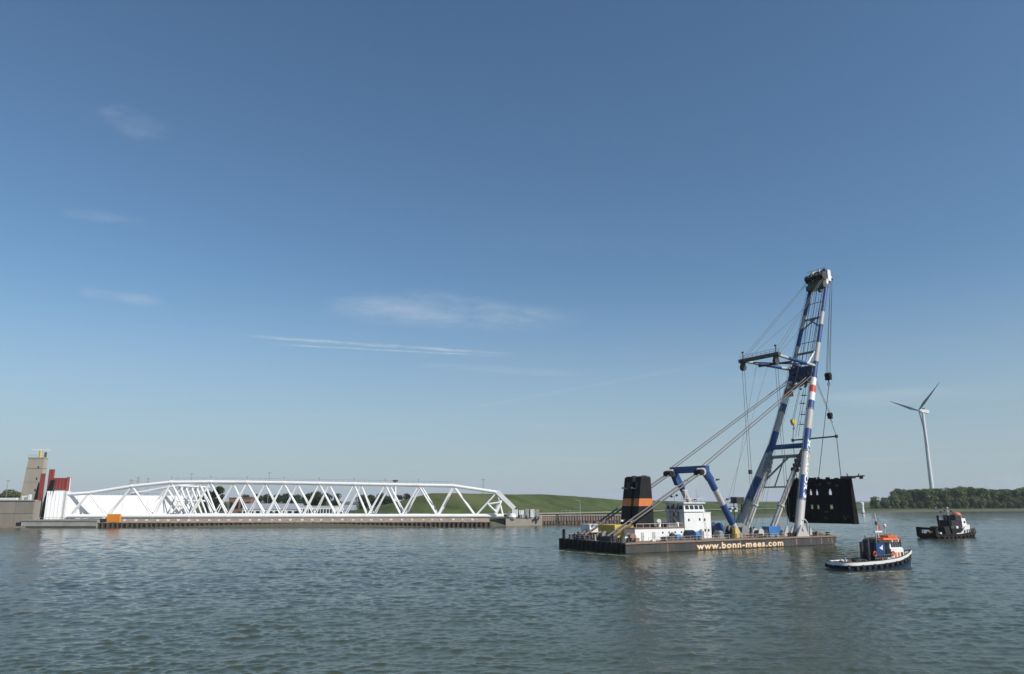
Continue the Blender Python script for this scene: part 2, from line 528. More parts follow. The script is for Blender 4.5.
    for nm, arr in (('slick', slick), ('foam', foam)):
        at_ = me.attributes.new(nm, 'FLOAT', 'POINT')
        at_.data.foreach_set('value', arr.ravel().astype(np.float32))
    m = bpy.data.materials.new('river_water')
    m.use_nodes = True
    nt = m.node_tree
    b = nt.nodes['Principled BSDF']
    b.inputs['Base Color'].default_value = (0.047, 0.057, 0.028, 1)
    b.inputs['IOR'].default_value = 1.33
    b.inputs['Specular IOR Level'].default_value = 0.5
    tcn = nt.nodes.new('ShaderNodeTexCoord')
    def nz(sc, det, sx, sy):
        mp = nt.nodes.new('ShaderNodeMapping'); mp.inputs['Scale'].default_value = (sx, sy, 1)
        mp.inputs['Rotation'].default_value = (0, 0, R(-14))
        nt.links.new(tcn.outputs['Object'], mp.inputs[0])
        n = nt.nodes.new('ShaderNodeTexNoise'); n.inputs['Scale'].default_value = sc; n.inputs['Detail'].default_value = det
        n.inputs['Roughness'].default_value = 0.6
        nt.links.new(mp.outputs[0], n.inputs['Vector'])
        return n.outputs['Fac']
    def bump(h, st, dist, prev=None):
        bp = nt.nodes.new('ShaderNodeBump'); bp.inputs['Strength'].default_value = st; bp.inputs['Distance'].default_value = dist
        nt.links.new(h, bp.inputs['Height'])
        if prev:
            nt.links.new(prev, bp.inputs['Normal'])
        return bp.outputs[0]
    # fine ripples, stronger in gusts, weaker in slicks
    at = nt.nodes.new('ShaderNodeAttribute'); at.attribute_name = 'slick'
    gm = nt.nodes.new('ShaderNodeMapRange')
    gm.inputs['From Min'].default_value = 0.34; gm.inputs['From Max'].default_value = 0.66
    gm.inputs['To Min'].default_value = 0.45; gm.inputs['To Max'].default_value = 1.0
    nt.links.new(nz(0.05, 5, 0.35, 1.4), gm.inputs['Value'])
    iv = nt.nodes.new('ShaderNodeMath'); iv.operation = 'SUBTRACT'; iv.inputs[0].default_value = 1.0
    nt.links.new(at.outputs['Fac'], iv.inputs[1])
    gs = nt.nodes.new('ShaderNodeMath'); gs.operation = 'MULTIPLY'
    nt.links.new(gm.outputs[0], gs.inputs[0]); nt.links.new(iv.outputs[0], gs.inputs[1])
    nrm = None
    for (sc, det, sx, sy, st, dist) in ((1.1, 3, 0.6, 1.0, 0.35, 0.2), (4.5, 3, 0.8, 1.0, 0.7, 0.08)):
        k = nt.nodes.new('ShaderNodeMath'); k.operation = 'MULTIPLY'; k.inputs[1].default_value = st
        nt.links.new(gs.outputs[0], k.inputs[0])
        bp = nt.nodes.new('ShaderNodeBump'); bp.inputs['Distance'].default_value = dist
        nt.links.new(k.outputs[0], bp.inputs['Strength'])
        nt.links.new(nz(sc, det, sx, sy), bp.inputs['Height'])
        if nrm:
            nt.links.new(nrm, bp.inputs['Normal'])
        nrm = bp.outputs[0]
    nt.links.new(nrm, b.inputs['Normal'])
    # foam where hulls stir the water
    fo = nt.nodes.new('ShaderNodeAttribute'); fo.attribute_name = 'foam'
    fn = nt.nodes.new('ShaderNodeMath'); fn.operation = 'MULTIPLY_ADD'; fn.inputs[1].default_value = 1.0
    nt.links.new(nz(1.3, 6, 0.8, 1.0), fn.inputs[0]); nt.links.new(fo.outputs['Fac'], fn.inputs[2])
    fr = nt.nodes.new('ShaderNodeMapRange')
    fr.inputs['From Min'].default_value = 0.95; fr.inputs['From Max'].default_value = 1.25; fr.inputs['To Max'].default_value = 0.7
    nt.links.new(fn.outputs[0], fr.inputs['Value'])
    fm = nt.nodes.new('ShaderNodeMix'); fm.data_type = 'RGBA'
    nt.links.new(fr.outputs[0], fm.inputs[0])
    fm.inputs[6].default_value = b.inputs['Base Color'].default_value[:]
    fm.inputs[7].default_value = (0.42, 0.45, 0.42, 1)
    nt.links.new(fm.outputs[2], b.inputs['Base Color'])
    mr = nt.nodes.new('ShaderNodeMapRange')
    mr.inputs['From Min'].default_value = 0.35; mr.inputs['From Max'].default_value = 0.65
    mr.inputs['To Min'].default_value = 0.05; mr.inputs['To Max'].default_value = 0.11
    nt.links.new(nz(0.012, 4, 0.35, 1.6), mr.inputs['Value'])
    nt.links.new(mr.outputs[0], b.inputs['Roughness'])
    me.materials.append(m)
    o = bpy.data.objects.new('water', me); C.objects.link(o)
    tag(o, kind='structure')
make_water()

# ---------------------------------------------------------------- land
shore = [Vector((-3000, 330)), Vector((-600, 337)), Vector((-226, 339)), Vector((-93, 338)), Vector((-8, 351)), Vector((24, 385)), Vector((58, 392)),
         Vector((110, 452)), Vector((190, 562)), Vector((341, 745)), Vector((460, 835)), Vector((575, 893)), Vector((800, 960)), Vector((1600, 1080)), Vector((4000, 1300))]
def land():
    # bank: stony slope, then a flat behind it to the horizon
    def offs(d):
        outp = []
        for i, p in enumerate(shore):
            a = shore[max(0, i - 1)]; b = shore[min(len(shore) - 1, i + 1)]
            t = (b - a).normalized(); n = Vector((-t.y, t.x))
            outp.append(p + n * d)
        return outp
    rows = [(0, -1.2), (1.5, 0.05), (7, 2.0), (16, 2.6)]
    mb = MB()
    mb.cur = 0
    L = [offs(d) for d, z in rows]
    for k in range(3):
        for i in range(len(shore) - 1):
            q = [(*L[k][i], rows[k][1]), (*L[k][i + 1], rows[k][1]), (*L[k + 1][i + 1], rows[k + 1][1]), (*L[k + 1][i], rows[k + 1][1])]
            mb.cur = 0 if k < 2 else 1
            mb.add(q, [(0, 1, 2, 3)])
    mb.cur = 1
    for i in range(len(shore) - 1):
        a, b = L[3][i], L[3][i + 1]
        fa = Vector((max(-45000, min(45000, a.x * 20)) if i else -45000, 45000)); fb = Vector((max(-45000, min(45000, b.x * 20)) if i < len(shore) - 2 else 52000, 45000))
        mb.add([(*a, 2.6), (*b, 2.6), (*fb, 2.6), (*fa, 2.6)], [(0, 1, 2, 3)])
    o = mb.build('ground', [M['stone'], M['grass']])
    tag(o, kind='structure')
    # yard behind the quay, bare ground
    y = MB().add([(-400, 346, 2.7), (-20, 356, 2.7), (-20, 470, 2.7), (-400, 470, 2.7)], [(0, 1, 2, 3)])
    tag(y.build('yard', M['dryground']), kind='structure')
land()

def dike():
    crest = [(300, 440, 2.8), (350, 440, 5.5), (392, 440, 10.0), (430, 440, 15.6), (480, 455, 15.9), (545, 505, 15.6), (590, 560, 13.6), (625, 610, 12.2),
             (680, 700, 10.8), (740, 800, 10.0), (800, 920, 9.5), (850, 1060, 9.0), (930, 1300, 9), (1100, 1500, 9)]
    cp = [Vector((atY(x, 500, Y).x, Y, z)) for x, Y, z in crest]
    # resample
    pts = []
    for a, b in zip(cp, cp[1:]):
        n = max(2, int((b - a).length / 7))
        pts += [a.lerp(b, i / n) for i in range(n)]
    prof = [(-46, 0.0), (-34, 0.18), (-24, 0.42), (-14, 0.72), (-6, 0.95), (-3, 1.0), (3, 1.0), (14, 0.7), (40, 0.0)]
    mb = MB(); V = []
    for i, p in enumerate(pts):
        a = pts[max(0, i - 3)]; b = pts[min(len(pts) - 1, i + 3)]
        t = (b - a); t.z = 0; t.normalize(); n = Vector((-t.y, t.x, 0))
        for j, (d, h) in enumerate(prof):
            w = 0.45 + 0.55 * min(1, p.z / 15)
            wob = 0.35 * math.sin(i * 0.31 + j) + random.uniform(-.18, .18)
            V.append((p.x + n.x * d * w, p.y + n.y * d * w, 2.4 + (p.z - 2.4) * h + (wob if 0 < h else -0.3)))
    m = len(prof)
    fs = [(i * m + j, (i + 1) * m + j, (i + 1) * m + j + 1, i * m + j + 1) for i in range(len(pts) - 1) for j in range(m - 1)]
    mb.add(V, fs)
    o = mb.build('dike', M['grass'], smooth=True)
    tag(o, kind='structure')
    # pale service path along the foot of the slope and a track under the crest
    for nm, d0, d1, hh in (('dike_path', -40, -36.5, .11),):
        V = []
        for i in range(len(pts)):
            p = pts[i]; a = pts[max(0, i - 3)]; b = pts[min(len(pts) - 1, i + 3)]
            t = (b - a); t.z = 0; t.normalize(); n = Vector((-t.y, t.x, 0)); w = 0.45 + 0.55 * min(1, p.z / 15)
            for d in (d0, d1):
                h = np.interp(d, [q[0] for q in prof], [q[1] for q in prof])
                V.append((p.x + n.x * d * w, p.y + n.y * d * w, 2.4 + (p.z - 2.4) * h + .55))
        q = MB().add(V, [(2 * i, 2 * i + 2, 2 * i + 3, 2 * i + 1) for i in range(4, len(pts) - 1)])
        tag(q.build(nm, M['dryground']), kind='structure')
dike()

# ---------------------------------------------------------------- storm surge barrier on the left bank
def barrier():
    root = thing('storm_surge_gate', 'huge white floating barrier gate with tubular truss arms parked along the left bank', 'flood gate', (-95, 356, 2.7))
    o0 = Vector(root.location)
    def B(): return MB()
    def yb(x): return 352 + (x - 68) / 432 * 8
    top = [(66, 494.5), (89, 493), (132, 486.3), (171, 482.3), (210.5, 482), (247, 482.3), (283.6, 482.8), (319, 483.4), (354, 484), (385, 484.6), (418.4, 485.2), (453, 485.8), (497, 492.3)]
    botx = [68, 106, 152, 188, 227, 265, 302, 336, 367, 401, 437, 475, 503]
    JOINT = Vector((atY(505, 513, 361).x, 361, 5.0))
    T = [atY(x, y, yb(x) + 1.3) - o0 for x, y in top]
    B1 = [atY(x, 516, yb(x)) - o0 for x in botx]
    taper = [1 - 0.75 * max(0, (i - 9) / 3) for i in range(13)]
    for b in B1: b.z = 4.6 - o0.z
    B2 = [b + Vector((0.1, 2.6 * taper[i], 0)) for i, b in enumerate(B1)]
    JL = JOINT - o0
    def rot(p, a=R(-10.5)):
        q = p - JL
        return JL + Vector((q.x * math.cos(a) - q.y * math.sin(a), q.x * math.sin(a) + q.y * math.cos(a), q.z))
    for far in (0, 1):
        f = (lambda p: rot(p)) if far else (lambda p: p)
        t, b1, b2 = [f(p) for p in T], [f(p) for p in B1], [f(p) for p in B2]
        if far:
            t, b1, b2 = t[1:], b1[1:], b2[1:]
        m = M['gate_white']
        def chord(name, pts, r):
            mb = MB()
            for a, b in zip(pts, pts[1:]):
                mb.tube(a, b, r, n=12)
            mb.build(name, m, root, True)
        chord('top_chord', t, 0.80 if not far else 0.62)
        chord('bottom_chord', b1, .92)
        chord('bottom_chord', b2, 0.8)
        n = len(b1)
        for i in range(n - 1):
            for bb in (b1, b2):
                MB().tube(t[i + 1], bb[i], 0.36 - .07 * far, n=8).build('diagonal_brace', m, root, True)
                if i < n - 1:
                    MB().tube(t[i + 1], bb[i + 1], 0.36 - .07 * far, n=8).build('diagonal_brace', m, root, True)
            MB().tube(b1[i], b2[i], 0.35, n=6).build('cross_brace', m, root, True)
            if i % 2 == 0:
                MB().tube(b1[i], b2[i + 1], 0.3, n=6).build('cross_brace', m, root, True)
    # end of the arms: thick inclined plate legs into the ball joint
    e0 = T[-1]
    MB().beam(e0 + Vector((0, 0, .4)), atY(514.5, 508.5, 361) - o0, 1.7, 2.0).build('end_post', M['gate_white'], root)
    MB().tube(atY(500.5, 500, 359) - o0, atY(495, 514.5, 359) - o0, 1.0, n=12).build('end_post', M['gate_white'], root, True)
    MB().tube(atY(488, 504, 358) - o0, atY(500, 502.5, 358) - o0, 0.45).build('cross_brace', M['gate_white'], root)
    MB().tube(atY(488, 504, 358) - o0, atY(496, 512, 358) - o0, 0.45).build('cross_brace', M['gate_white'], root)
    MB().lathe(JL + Vector((3.5, 0, -2.4)), [(0.4, 0), (1.4, 0.5), (1.9, 1.6), (1.4, 2.8), (0.4, 3.2)], 16).build('ball_joint', M['white'], root, True)
    # retaining wall: curved white steel caisson at the far end of the arms
    wall = [(45.5, 349.5), (68, 353), (85, 360), (110, 370), (135, 380), (160, 388), (183, 395)]
    Wp = [Vector((atY(x, 505, Y).x, Y, 0)) - Vector((o0.x, o0.y, 0)) for x, Y in wall]
    z0, z1 = 3.3 - o0.z, 14.2 - o0.z
    for i in range(len(Wp) - 1):
        a, b = Wp[i], Wp[i + 1]
        n = (b - a).cross(Vector((0, 0, 1))).normalized() * -1
        zt = (16.0 - o0.z) if i == 0 else z1
        seg = MB().prism([a + Vector((0, 0, z0)), b + Vector((0, 0, z0)), b + n * 6 + Vector((0, 0, z0)), a + n * 6 + Vector((0, 0, z0))], (0, 0, zt - z0))
        p = seg.build('wall_panel', M['gate_white'], root)
        k = max(2, int((b - a).length / 5))
        for j in range(1, k):
            c = a.lerp(b, j / k) - n * 0.12
            if i:
                MB().beam(c + Vector((0, 0, z0 + .3)), c + Vector((0, 0, zt - .3)), 0.22, 0.25).build('stiffener', M['gate_white'], p)
    a, b = Wp[0], Wp[1]
    n = (b - a).cross(Vector((0, 0, 1))).normalized()
    for k in range(6):
        c = a.lerp(b, (k + .5) / 6) + n * .08
        MB().beam(c + Vector((0, 0, z0 + .2)), c + Vector((0, 0, 15.8 - o0.z)), .14, .14).build('stiffener', M['gate_white'], root)
    lad = MB()
    c = a.lerp(b, .8) + n * .3; e = (b - a).normalized() * .5
    lad.tube(c + Vector((0, 0, z0)), c + Vector((0, 0, 16.8 - o0.z)), .06, n=5).tube(c + e + Vector((0, 0, z0)), c + e + Vector((0, 0, 16.8 - o0.z)), .06, n=5)
    for k in range(24):
        lad.tube(c + Vector((0, 0, z0 + .3 + k * .5)), c + e + Vector((0, 0, z0 + .3 + k * .5)), .04, n=5)
    lad.build('ladder', M['grey'], root)
    for i in range(1, len(Wp) - 1):
        rl = MB()
        for k in range(6):
            c = Wp[i].lerp(Wp[i + 1], k / 6)
            rl.tube(c + Vector((0, 0, z1)), c + Vector((0, 0, z1 + 1.1)), .05, n=5)
        rl.tube(Wp[i] + Vector((0, 0, z1 + 1.1)), Wp[i + 1] + Vector((0, 0, z1 + 1.1)), .05, n=5)
        rl.build('wall_railing', M['grey'], root)
    for i in range(2, 11):
        MB().tube(T[i], T[i] + Vector((0, 0, 2.6)), .07, n=5).box(tuple(T[i] + Vector((-.2, -.2, 2.5))), tuple(T[i] + Vector((.2, .2, 2.8)))).build('chord_lamp', M['grey'], root)
        MB().tube(T[i] - Vector((.55, 0, 0)), T[i] + Vector((.55, 0, 0)), .9, n=12).build('node_sleeve', M['gate_white'], root, True)
        MB().tube(B1[i] - Vector((.7, 0, 0)), B1[i] + Vector((.7, 0, 0)), 1.0, n=12).build('node_sleeve', M['gate_white'], root, True)
    # link frames between the two arms near the wall
    for i, (x, Y) in enumerate([(179, 362), (184, 369), (190, 376), (195, 383), (200, 389), (205, 395)]):
        a = atY(x, 500, Y) - o0; a.z = 18.6 - o0.z
        b = a + Vector((6.5, 0, 0)); b.z = 5.0 - o0.z
        c = a + Vector((-5.0, 0, 0)); c.z = 5.0 - o0.z
        MB().tube(a, b, 0.5, n=8).build('link_brace', M['gate_white'], root, True)
        MB().tube(a, c, 0.4, n=8).build('link_brace', M['gate_white'], root, True)
    a = atY(177, 500, 358) - o0; b = atY(208, 500, 399) - o0
    for z in (18.6, 11.5):
        a.z = b.z = z - o0.z
        MB().tube(a, b, 0.5, n=8).build('link_chord', M['gate_white'], root, True)
    # walkway rail along the top chord
    mb = MB()
    for i in range(3, 11):
        a, b = T[i] + Vector((0, 0, 1.9)), T[i + 1] + Vector((0, 0, 1.9))
        mb.tube(a, b, 0.05, n=5)
        for k in range(6):
            c = a.lerp(b, k / 6); mb.tube(c, c - Vector((0, 0, 1.1)), 0.04, n=5)
    mb.build('walkway_railing', M['grey'], root)
barrier()

def left_dock():
    def pb(x0, x1, y0, y1, Y, depth):
        a = atY(x0, y1, Y); b = atY(x1, y0, Y)
        return (a.x, Y, a.z), (b.x, Y + depth, b.z)
    # concrete dock head
    r = thing('concrete_dock', 'tall grey-brown concrete dock block at the left edge of the photo', 'dock wall', (-228, 338, 0))
    o = Vector(r.location)
    def L(bx): return tuple(Vector(bx[0]) - o), tuple(Vector(bx[1]) - o)
    DR = atY(33.8, 510, 338.8).x + 228
    w = MB().box((-60, 0.8, -1), (DR, 5.4, 11.6)).build('wall', M['concrete'], r)
    for k in range(8):
        x = DR - 8.2 * (k + 1)
        MB().box((x, 0.55, 0.6), (x + 8.0, 0.8, 5.9)).build('concrete_panel', M['concrete'], w)
        MB().box((x, 0.60, 6.1), (x + 8.0, 0.8, 11.2)).build('concrete_panel', M['concrete'], w)
    MB().box((-60, 0.3, 11.6), (DR + .2, 3, 12.0)).build('coping', M['pier'], r)
    MB().box((-60, -1.2, -1), (DR - 2, 0.5, 0.55)).build('footing', M['brown_quay'], r)
    MB().box((-5, 6, 12.0), (3, 12, 12.9)).build('parapet', M['white'], r)
    # low pier in front of the gate end
    r = thing('dock_pier', 'low pale grey concrete pier below the white gate end', 'pier', (-202.5, 338, 0))
    MB().box((-15, 0, -1), (18.6, 11, 3.2)).build('wall', M['pier'], r)
    MB().box((-15, -0.25, 2.7), (18.6, 0, 3.3)).build('coping', M['concrete'], r)
    MB().box((-14.6, -0.3, -1), (18.4, -0.02, 0.7)).build('waterline_band', M['timber'], r)
    MB().box((-17.5, 0.4, -.5), (-15.05, 2, 2.2)).build('fender', M['rubber'], r)
    for k in range(12):
        x = -13 + k * 2.4
        mb = MB().tube((x, 0.5, 3.2), (x, 0.5, 4.3), 0.06, n=6)
        mb.tube((x, 0.5, 4.3), (x + 2.4, 0.5, 4.3), 0.05, n=6)
        mb.build('railing', M['grey'], r)
    # concrete tower
    r = thing('concrete_tower', 'tapered beige concrete tower behind the left dock', 'tower', atY(30.2, 503, 398))
    r.location.z = 2.6
    z1 = atY(33, 458.5, 398).z - 2.6
    MB().frustum((-6.4, 0), (3.8, 4), 0, (-4.4, .4), (4.0, 3.6), z1).build('shaft', M['tower_concrete'], r)
    MB().frustum((-4.95, .24), (4.06, 3.8), z1 - 5.3, (-4.9, .24), (4.08, 3.8), z1 - 4.9).build('band', M['concrete'], r)
    MB().box((-4.6, 0.2, z1), (4.2, 3.8, z1 + .7)).build('parapet', M['tower_concrete'], r)
    for k in range(3):
        zz = z1 * (.2 + .2 * k); ww = 6.4 - 2.0 * zz / z1; yy = .4 * zz / z1
        MB().box((-ww - .02, yy - .06, zz), (3.8 + .2 * zz / z1 + .05, yy + .3, zz + .18)).build('joint_strip', M['concrete'], r)
    for k in range(4):
        zz = z1 * (.22 + .19 * k)
        MB().box((1.2, .4 * zz / z1 - .08, zz + 1.2), (1.9, .4 * zz / z1 + .3, zz + 2.4)).build('window', M['glass'], r)
    for k in range(7):
        x = -4.4 + k * 1.4
        MB().tube((x, .4, z1 + .7), (x, .4, z1 + 1.8), .05, n=5).tube((x, .4, z1 + 1.8), (min(4.0, x + 1.4), .4, z1 + 1.8), .05, n=5).build('railing', M['grey'], r)
    MB().tube((0.5, 2.4, z1), (0.5, 2.4, z1 + 4.4), 0.75, n=10).build('mast_base', M['yellow'], r, True)
    MB().box((-4.2, 2.1, z1 + 4.4), (4.8, 2.8, z1 + 4.95)).build('radar_bar', M['white'], r)
    MB().box((2.9, 1.6, z1 + .7), (3.7, 2.6, z1 + 3.4)).build('cabinet', M['olive'], r)
    # red drive machinery and dark slot between dock head and gate
    r = thing('gate_drive_unit', 'red ribbed drive machine housing on top of the white gate end', 'machine', atY(59, 490, 356))
    z0 = -0.05
    w = MB().box((-3.4, 0, z0), (3.2, 2.4, 5.6)).build('housing', M['drive_red'], r)
    for k in range(5):
        MB().box((-3.1 + k * 1.45, -0.25, z0 + .2), (-2.8 + k * 1.45, 0, 5.4)).build('rib', M['drive_red'], w)
    MB().box((3.2, -.4, z0 - .4), (3.7, 2.4, 6.0)).build('end_frame', M['drive_red'], r)
    MB().box((-5.6, -0.4, z0 - .3), (-3.5, .8, 9.6)).build('upright', M['drive_red'], r)
    MB().tube((4.1, 1, 5.8), (4.3, 1, -4), 0.22).build('pipe', M['white'], r)
    r = thing('gate_guide_frame', 'red upright guide frame with dark backing beside the concrete dock head', 'machine', atY(37.8, 512, 352))
    r.location.z = 3.2
    MB().box((-1.0, 0, 1), (1.0, .7, atY(38, 473.5, 352).z - 3.2)).build('upright', M['drive_red'], r)
    MB().prism([(-4.2, 1.5, 6), (-1.1, 1.5, 6), (-1.1, 1.5, 17.5), (-2.6, 1.5, 16.5)], (0, 2, 0)).build('backing', M['dark'], r)
    r = thing('guide_slot', 'black leaning guide slot between the red frame and the white gate end', 'machine', atY(42.5, 519, 350))
    r.location.z = 3.2
    MB().prism([(-1.2, 0, 0), (1.0, 0, 0), (2.8, 0, 17.8), (1.4, 0, 17.8), (-0.6, 0, 9)], (0, 1.2, 0)).build('slot_beam', M['black'], r)
    MB().beam((1.6, 0.6, 0.2), (3.2, 0.6, 15), 0.5, 0.7).build('rail', M['olive'], r)
    r = thing('rubble_heap', 'pale stacked concrete blocks on the dock head beside the tower foot', 'blocks', atY(24, 503, 345))
    r.location.z = 12.0
    for k, (x, y, s, h) in enumerate([(-2.2, 0, 1.2, 0.9), (-.8, .3, 1.3, 1.8), (.7, 0, 1.4, 1.4), (1.9, .2, 1.0, 2.4), (-.1, 1.6, 1.3, 2.6)]):
        MB().box((x - s / 2, y, 0), (x + s / 2, y + s, h)).build('block', M['white'] if k % 2 else M['pier'], r)
left_dock()

def quay():
    # long brown quay under the truss with a row of dark fender piles
    x0 = atY(97, 520, 338).x; x1 = atY(490, 520, 350).x
    r = thing('quay_wall', 'long low brown quay with dark fender piles under the white truss', 'quay', (x0, 338, 0))
    Lx = x1 - x0
    ang = math.atan2(11.0, Lx)
    r.rotation_euler = (0, 0, ang)
    Lx = math.hypot(Lx, 11)
    # front wall, pale top slab, stone strip
    MB().box((0, 1.2, -1), (Lx, 6.0, 1.9)).build('wall', M['timber'], r)
    MB().prism([(0, 1.0, 1.9), (0, 9, 3.6), (0, 9.5, 1.9)], (Lx, 0, 0)).build('stone_slope', M['brown_quay'], r)
    n = int(Lx / 2.1)
    pile = MB().tube((0, 0.8, -1), (0, 0.8, 2.15), 0.42, 0.40, n=8).mesh('fender_pile', M['timber'], True)
    cap = MB().box((-0.55, 0.25, 1.95), (0.55, 1.3, 2.2)).mesh('pile_cap', M['brown_quay'])
    for k in range(n + 1):
        o = bpy.data.objects.new('fender_pile', pile); C.objects.link(o); o.parent = r
        o.location = (k * 2.1 + random.uniform(-.1, .1), random.uniform(-.1, .1), random.uniform(-.12, .05))
        if k % 2 == 0:
            c = bpy.data.objects.new('pile_cap', cap); C.objects.link(c); c.parent = o
    blk = MB().box((-0.5, 0, 0), (0.5, 0.9, 0.7)).mesh('marker_block', M['white'])
    for k in range(int(Lx / 4.6)):
        o = bpy.data.objects.new('marker_block', blk); C.objects.link(o); o.parent = r
        o.location = (k * 4.6 + random.uniform(0, 1.2), 5.2 + random.uniform(-.4, .4), 2.75)
        o.scale = (random.uniform(.6, 1.2), 1, random.uniform(.7, 1.1))
    MB().box((0, 0.95, 1.95), (Lx, 1.5, 2.2)).build('waling', M['brown_quay'], r)
    # orange container on the quay
    c = atY(113.5, 523, 341)
    r = thing('orange_container', 'orange container standing at the water end of the quay', 'container', (c.x, 340.4, 2.3))
    MB().box((-2.8, 0, 0), (2.8, 1.2, 3.5)).build('box', M['box_orange'], r)
    for k in range(12):
        x = -2.55 + k * 0.44
        MB().box((x, -0.06, .15), (x + .2, 0, 3.3)).build('corrugation', M['box_orange'], r)
    for x in (-2.8, 2.65):
        MB().box((x - .03, -.09, 0), (x + .18, 1.25, 3.56)).build('corner_post', M['box_orange'], r)
    c = atY(102, 524, 340)
    r = thing('mooring_cart', 'small dark machine with white parts left of the orange container', 'machine', (c.x, 340.2, 2.5))
    MB().box((-1.4, 0, 0.3), (1.2, 1.2, 1.3)).build('body', M['dark'], r)
    MB().box((-.3, 0.1, 1.3), (.7, 1.0, 2.1)).build('cover', M['white'], r)
    for x in (-.9, .8):
        MB().tube((x, -.1, .35), (x, 1.3, .35), .35, n=12).build('wheel', M['rubber'], r, True)
    # joint pier on the right end of the arms
    o = atY(519.5, 525, 361); o.z = 0; o.y = 359
    r = thing('joint_pier', 'weathered concrete pier with white plant boxes at the tip of the truss arms', 'pier', o)
    MB().prism([(-6.5, 0, -1), (-6.5, 0, 3.4), (6, 5, 3.9), (11, 8, 3.9), (11, 8, -1)], (0, 14, 0)).build('base', M['concrete'], r)
    MB().prism([(-14, 0.5, 1.2), (-14, .5, 2.8), (-6.6, .5, 3.4), (-6.6, .5, -.6)], (0, 8, 0)).build('painted_void', M['black'], r)  # solid block, its black colour stands for the shade in a void
    for k, (x, w, d, h, m) in enumerate([(-4.8, 2.2, 4, 3.1, 'grey'), (-2.1, 2.8, 4, 3.9, 'white'), (1.1, 2.4, 4, 3.6, 'white'), (3.8, 1.8, 4, 4.2, 'pier'), (6.3, 2.0, 4, 4.0, 'white'), (8.7, 1.6, 3, 4.0, 'pier')]):
        MB().box((x - w / 2, 5.6, 3.0), (x + w / 2, 5.6 + d, 3.6 + h)).build('plant_box', M[m], r)
    MB().box((-5.5, 9.8, 3.0), (9.5, 13.5, 6.6)).build('rear_building', M['pier'], r)
    rj = random.Random(12)
    for k in range(16):
        x = rj.uniform(-5.5, 10); h = rj.uniform(.5, 1.8); w = rj.uniform(.3, 1.1)
        MB().box((x, 4.0 + rj.uniform(0, 1.2), 3.6), (x + w, 5.4, 3.9 + h)).build('plant_fitting', M[rj.choice(['grey', 'white', 'rusty', 'dark', 'crane_white', 'pier'])], r)
    for k in range(7):
        MB().box((-5 + k * 2.1, 5.0, 6.6), (-4.9 + k * 2.1, 5.1, 8.0)).build('railing_post', M['grey'], r)
    # jetty with sheet pile wall behind it
    a = Vector((13.0, 374, 0)); b = Vector((24, 384.5, 0)); c = Vector((60, 391.5, 0))
    for i, (p, q) in enumerate(((a, b), (b, c))):
        d = q - p
        nm = ['rusty pinkish sheet pile wall beside the concrete joint pier', 'rusty pinkish sheet pile wall with timber jetty left of the crane stern'][i]
        r = thing('sheet_pile_wall', nm, 'quay', p, math.atan2(d.y, d.x))
        L = d.length
        npan = max(3, int(L / 1.4))
        w = L / npan
        pan = MB().prism([(0, 3.2, 0), (w * .28, 2.75, 0), (w * .72, 2.75, 0), (w, 3.2, 0), (w, 3.6, 0), (0, 3.6, 0)], (0, 0, 5.2)).mesh('sheet_panel', M['sheet'])
        for k in range(npan):
            o = bpy.data.objects.new('sheet_panel', pan); C.objects.link(o); o.parent = r; o.location = (k * w, 0, -1)
        MB().box((0, 2.6, 4.2), (L, 4.6, 4.6)).build('coping', M['pier'], r)
        MB().box((0, 0.1, 1.35), (L, 0.55, 1.8)).build('waling', M['timber'], r)
        npl = max(3, int(L / 2.0))
        pl = MB().tube((0, 0, -1), (0, 0, 1.75), 0.45, n=8).mesh('fender_pile', M['timber'], True)
        for k in range(npl + 1):
            o = bpy.data.objects.new('fender_pile', pl); C.objects.link(o); o.parent = r; o.location = (k * L / npl, 0, 0)
    # pale light pole with stair rails behind the jetty
    o = Vector((atY(581, 524, 386).x, 389.5, 2.2))
    r = thing('jetty_light_pole', 'slim pale green light pole on the jetty left of the crane stern', 'light pole', o)
    MB().tube((0, 0, 0), (0, 0, 9.4), 0.13, 0.09, n=8).build('pole', mat('pale_green_paint', (0.35, 0.45, 0.42), 0.5), r, True)
    MB().tube((0, 0, 9.3), (-1.6, 0, 9.8), 0.09, n=8).build('arm', MATS['pale_green_paint'], r, True)
    MB().box((-2.2, -.15, 9.7), (-1.4, .15, 9.9)).build('lamp_head', M['grey'], r)
    r = thing('jetty_railing', 'thin pale railing with gate frame on the jetty beside the light pole', 'railing', Vector((atY(562, 524, 386).x, 388.3, 4.6)))
    for k in range(5):
        MB().tube((k * 2.2, 0, -.05), (k * 2.2, 0, 2.2), 0.05, n=6).build('post', MATS['pale_green_paint'], r)
    for z in (1.1, 2.2):
        MB().tube((0, 0, z), (8.8, 0, z), 0.045, n=6).build('rail', MATS['pale_green_paint'], r)
quay()

# ---------------------------------------------------------------- sheerleg crane vessel
VA = ground(626, 554)
VR = R(31.0)
BL, BW, DZ = 73.6, 26.0, 2.3
VU = Vector((math.cos(VR), math.sin(VR), 0)); VV = Vector((-math.sin(VR), math.cos(VR), 0))
def vw(u, v, z): return VA + VU * u + VV * v + Vector((0, 0, z))

def text_mesh(s, size, offset=0.0, spacing=1.0):
    cu = bpy.data.curves.new('lettering', 'FONT')
    cu.body = s
    cu.size = size
    cu.offset = offset
    cu.space_character = spacing
    cu.resolution_u = 3
    o = bpy.data.objects.new('lettering_source', cu)
    C.objects.link(o)
    bpy.context.view_layer.update()
    me = bpy.data.meshes.new_from_object(o.evaluated_get(bpy.context.evaluated_depsgraph_get()))
    bpy.data.objects.remove(o)
    return me

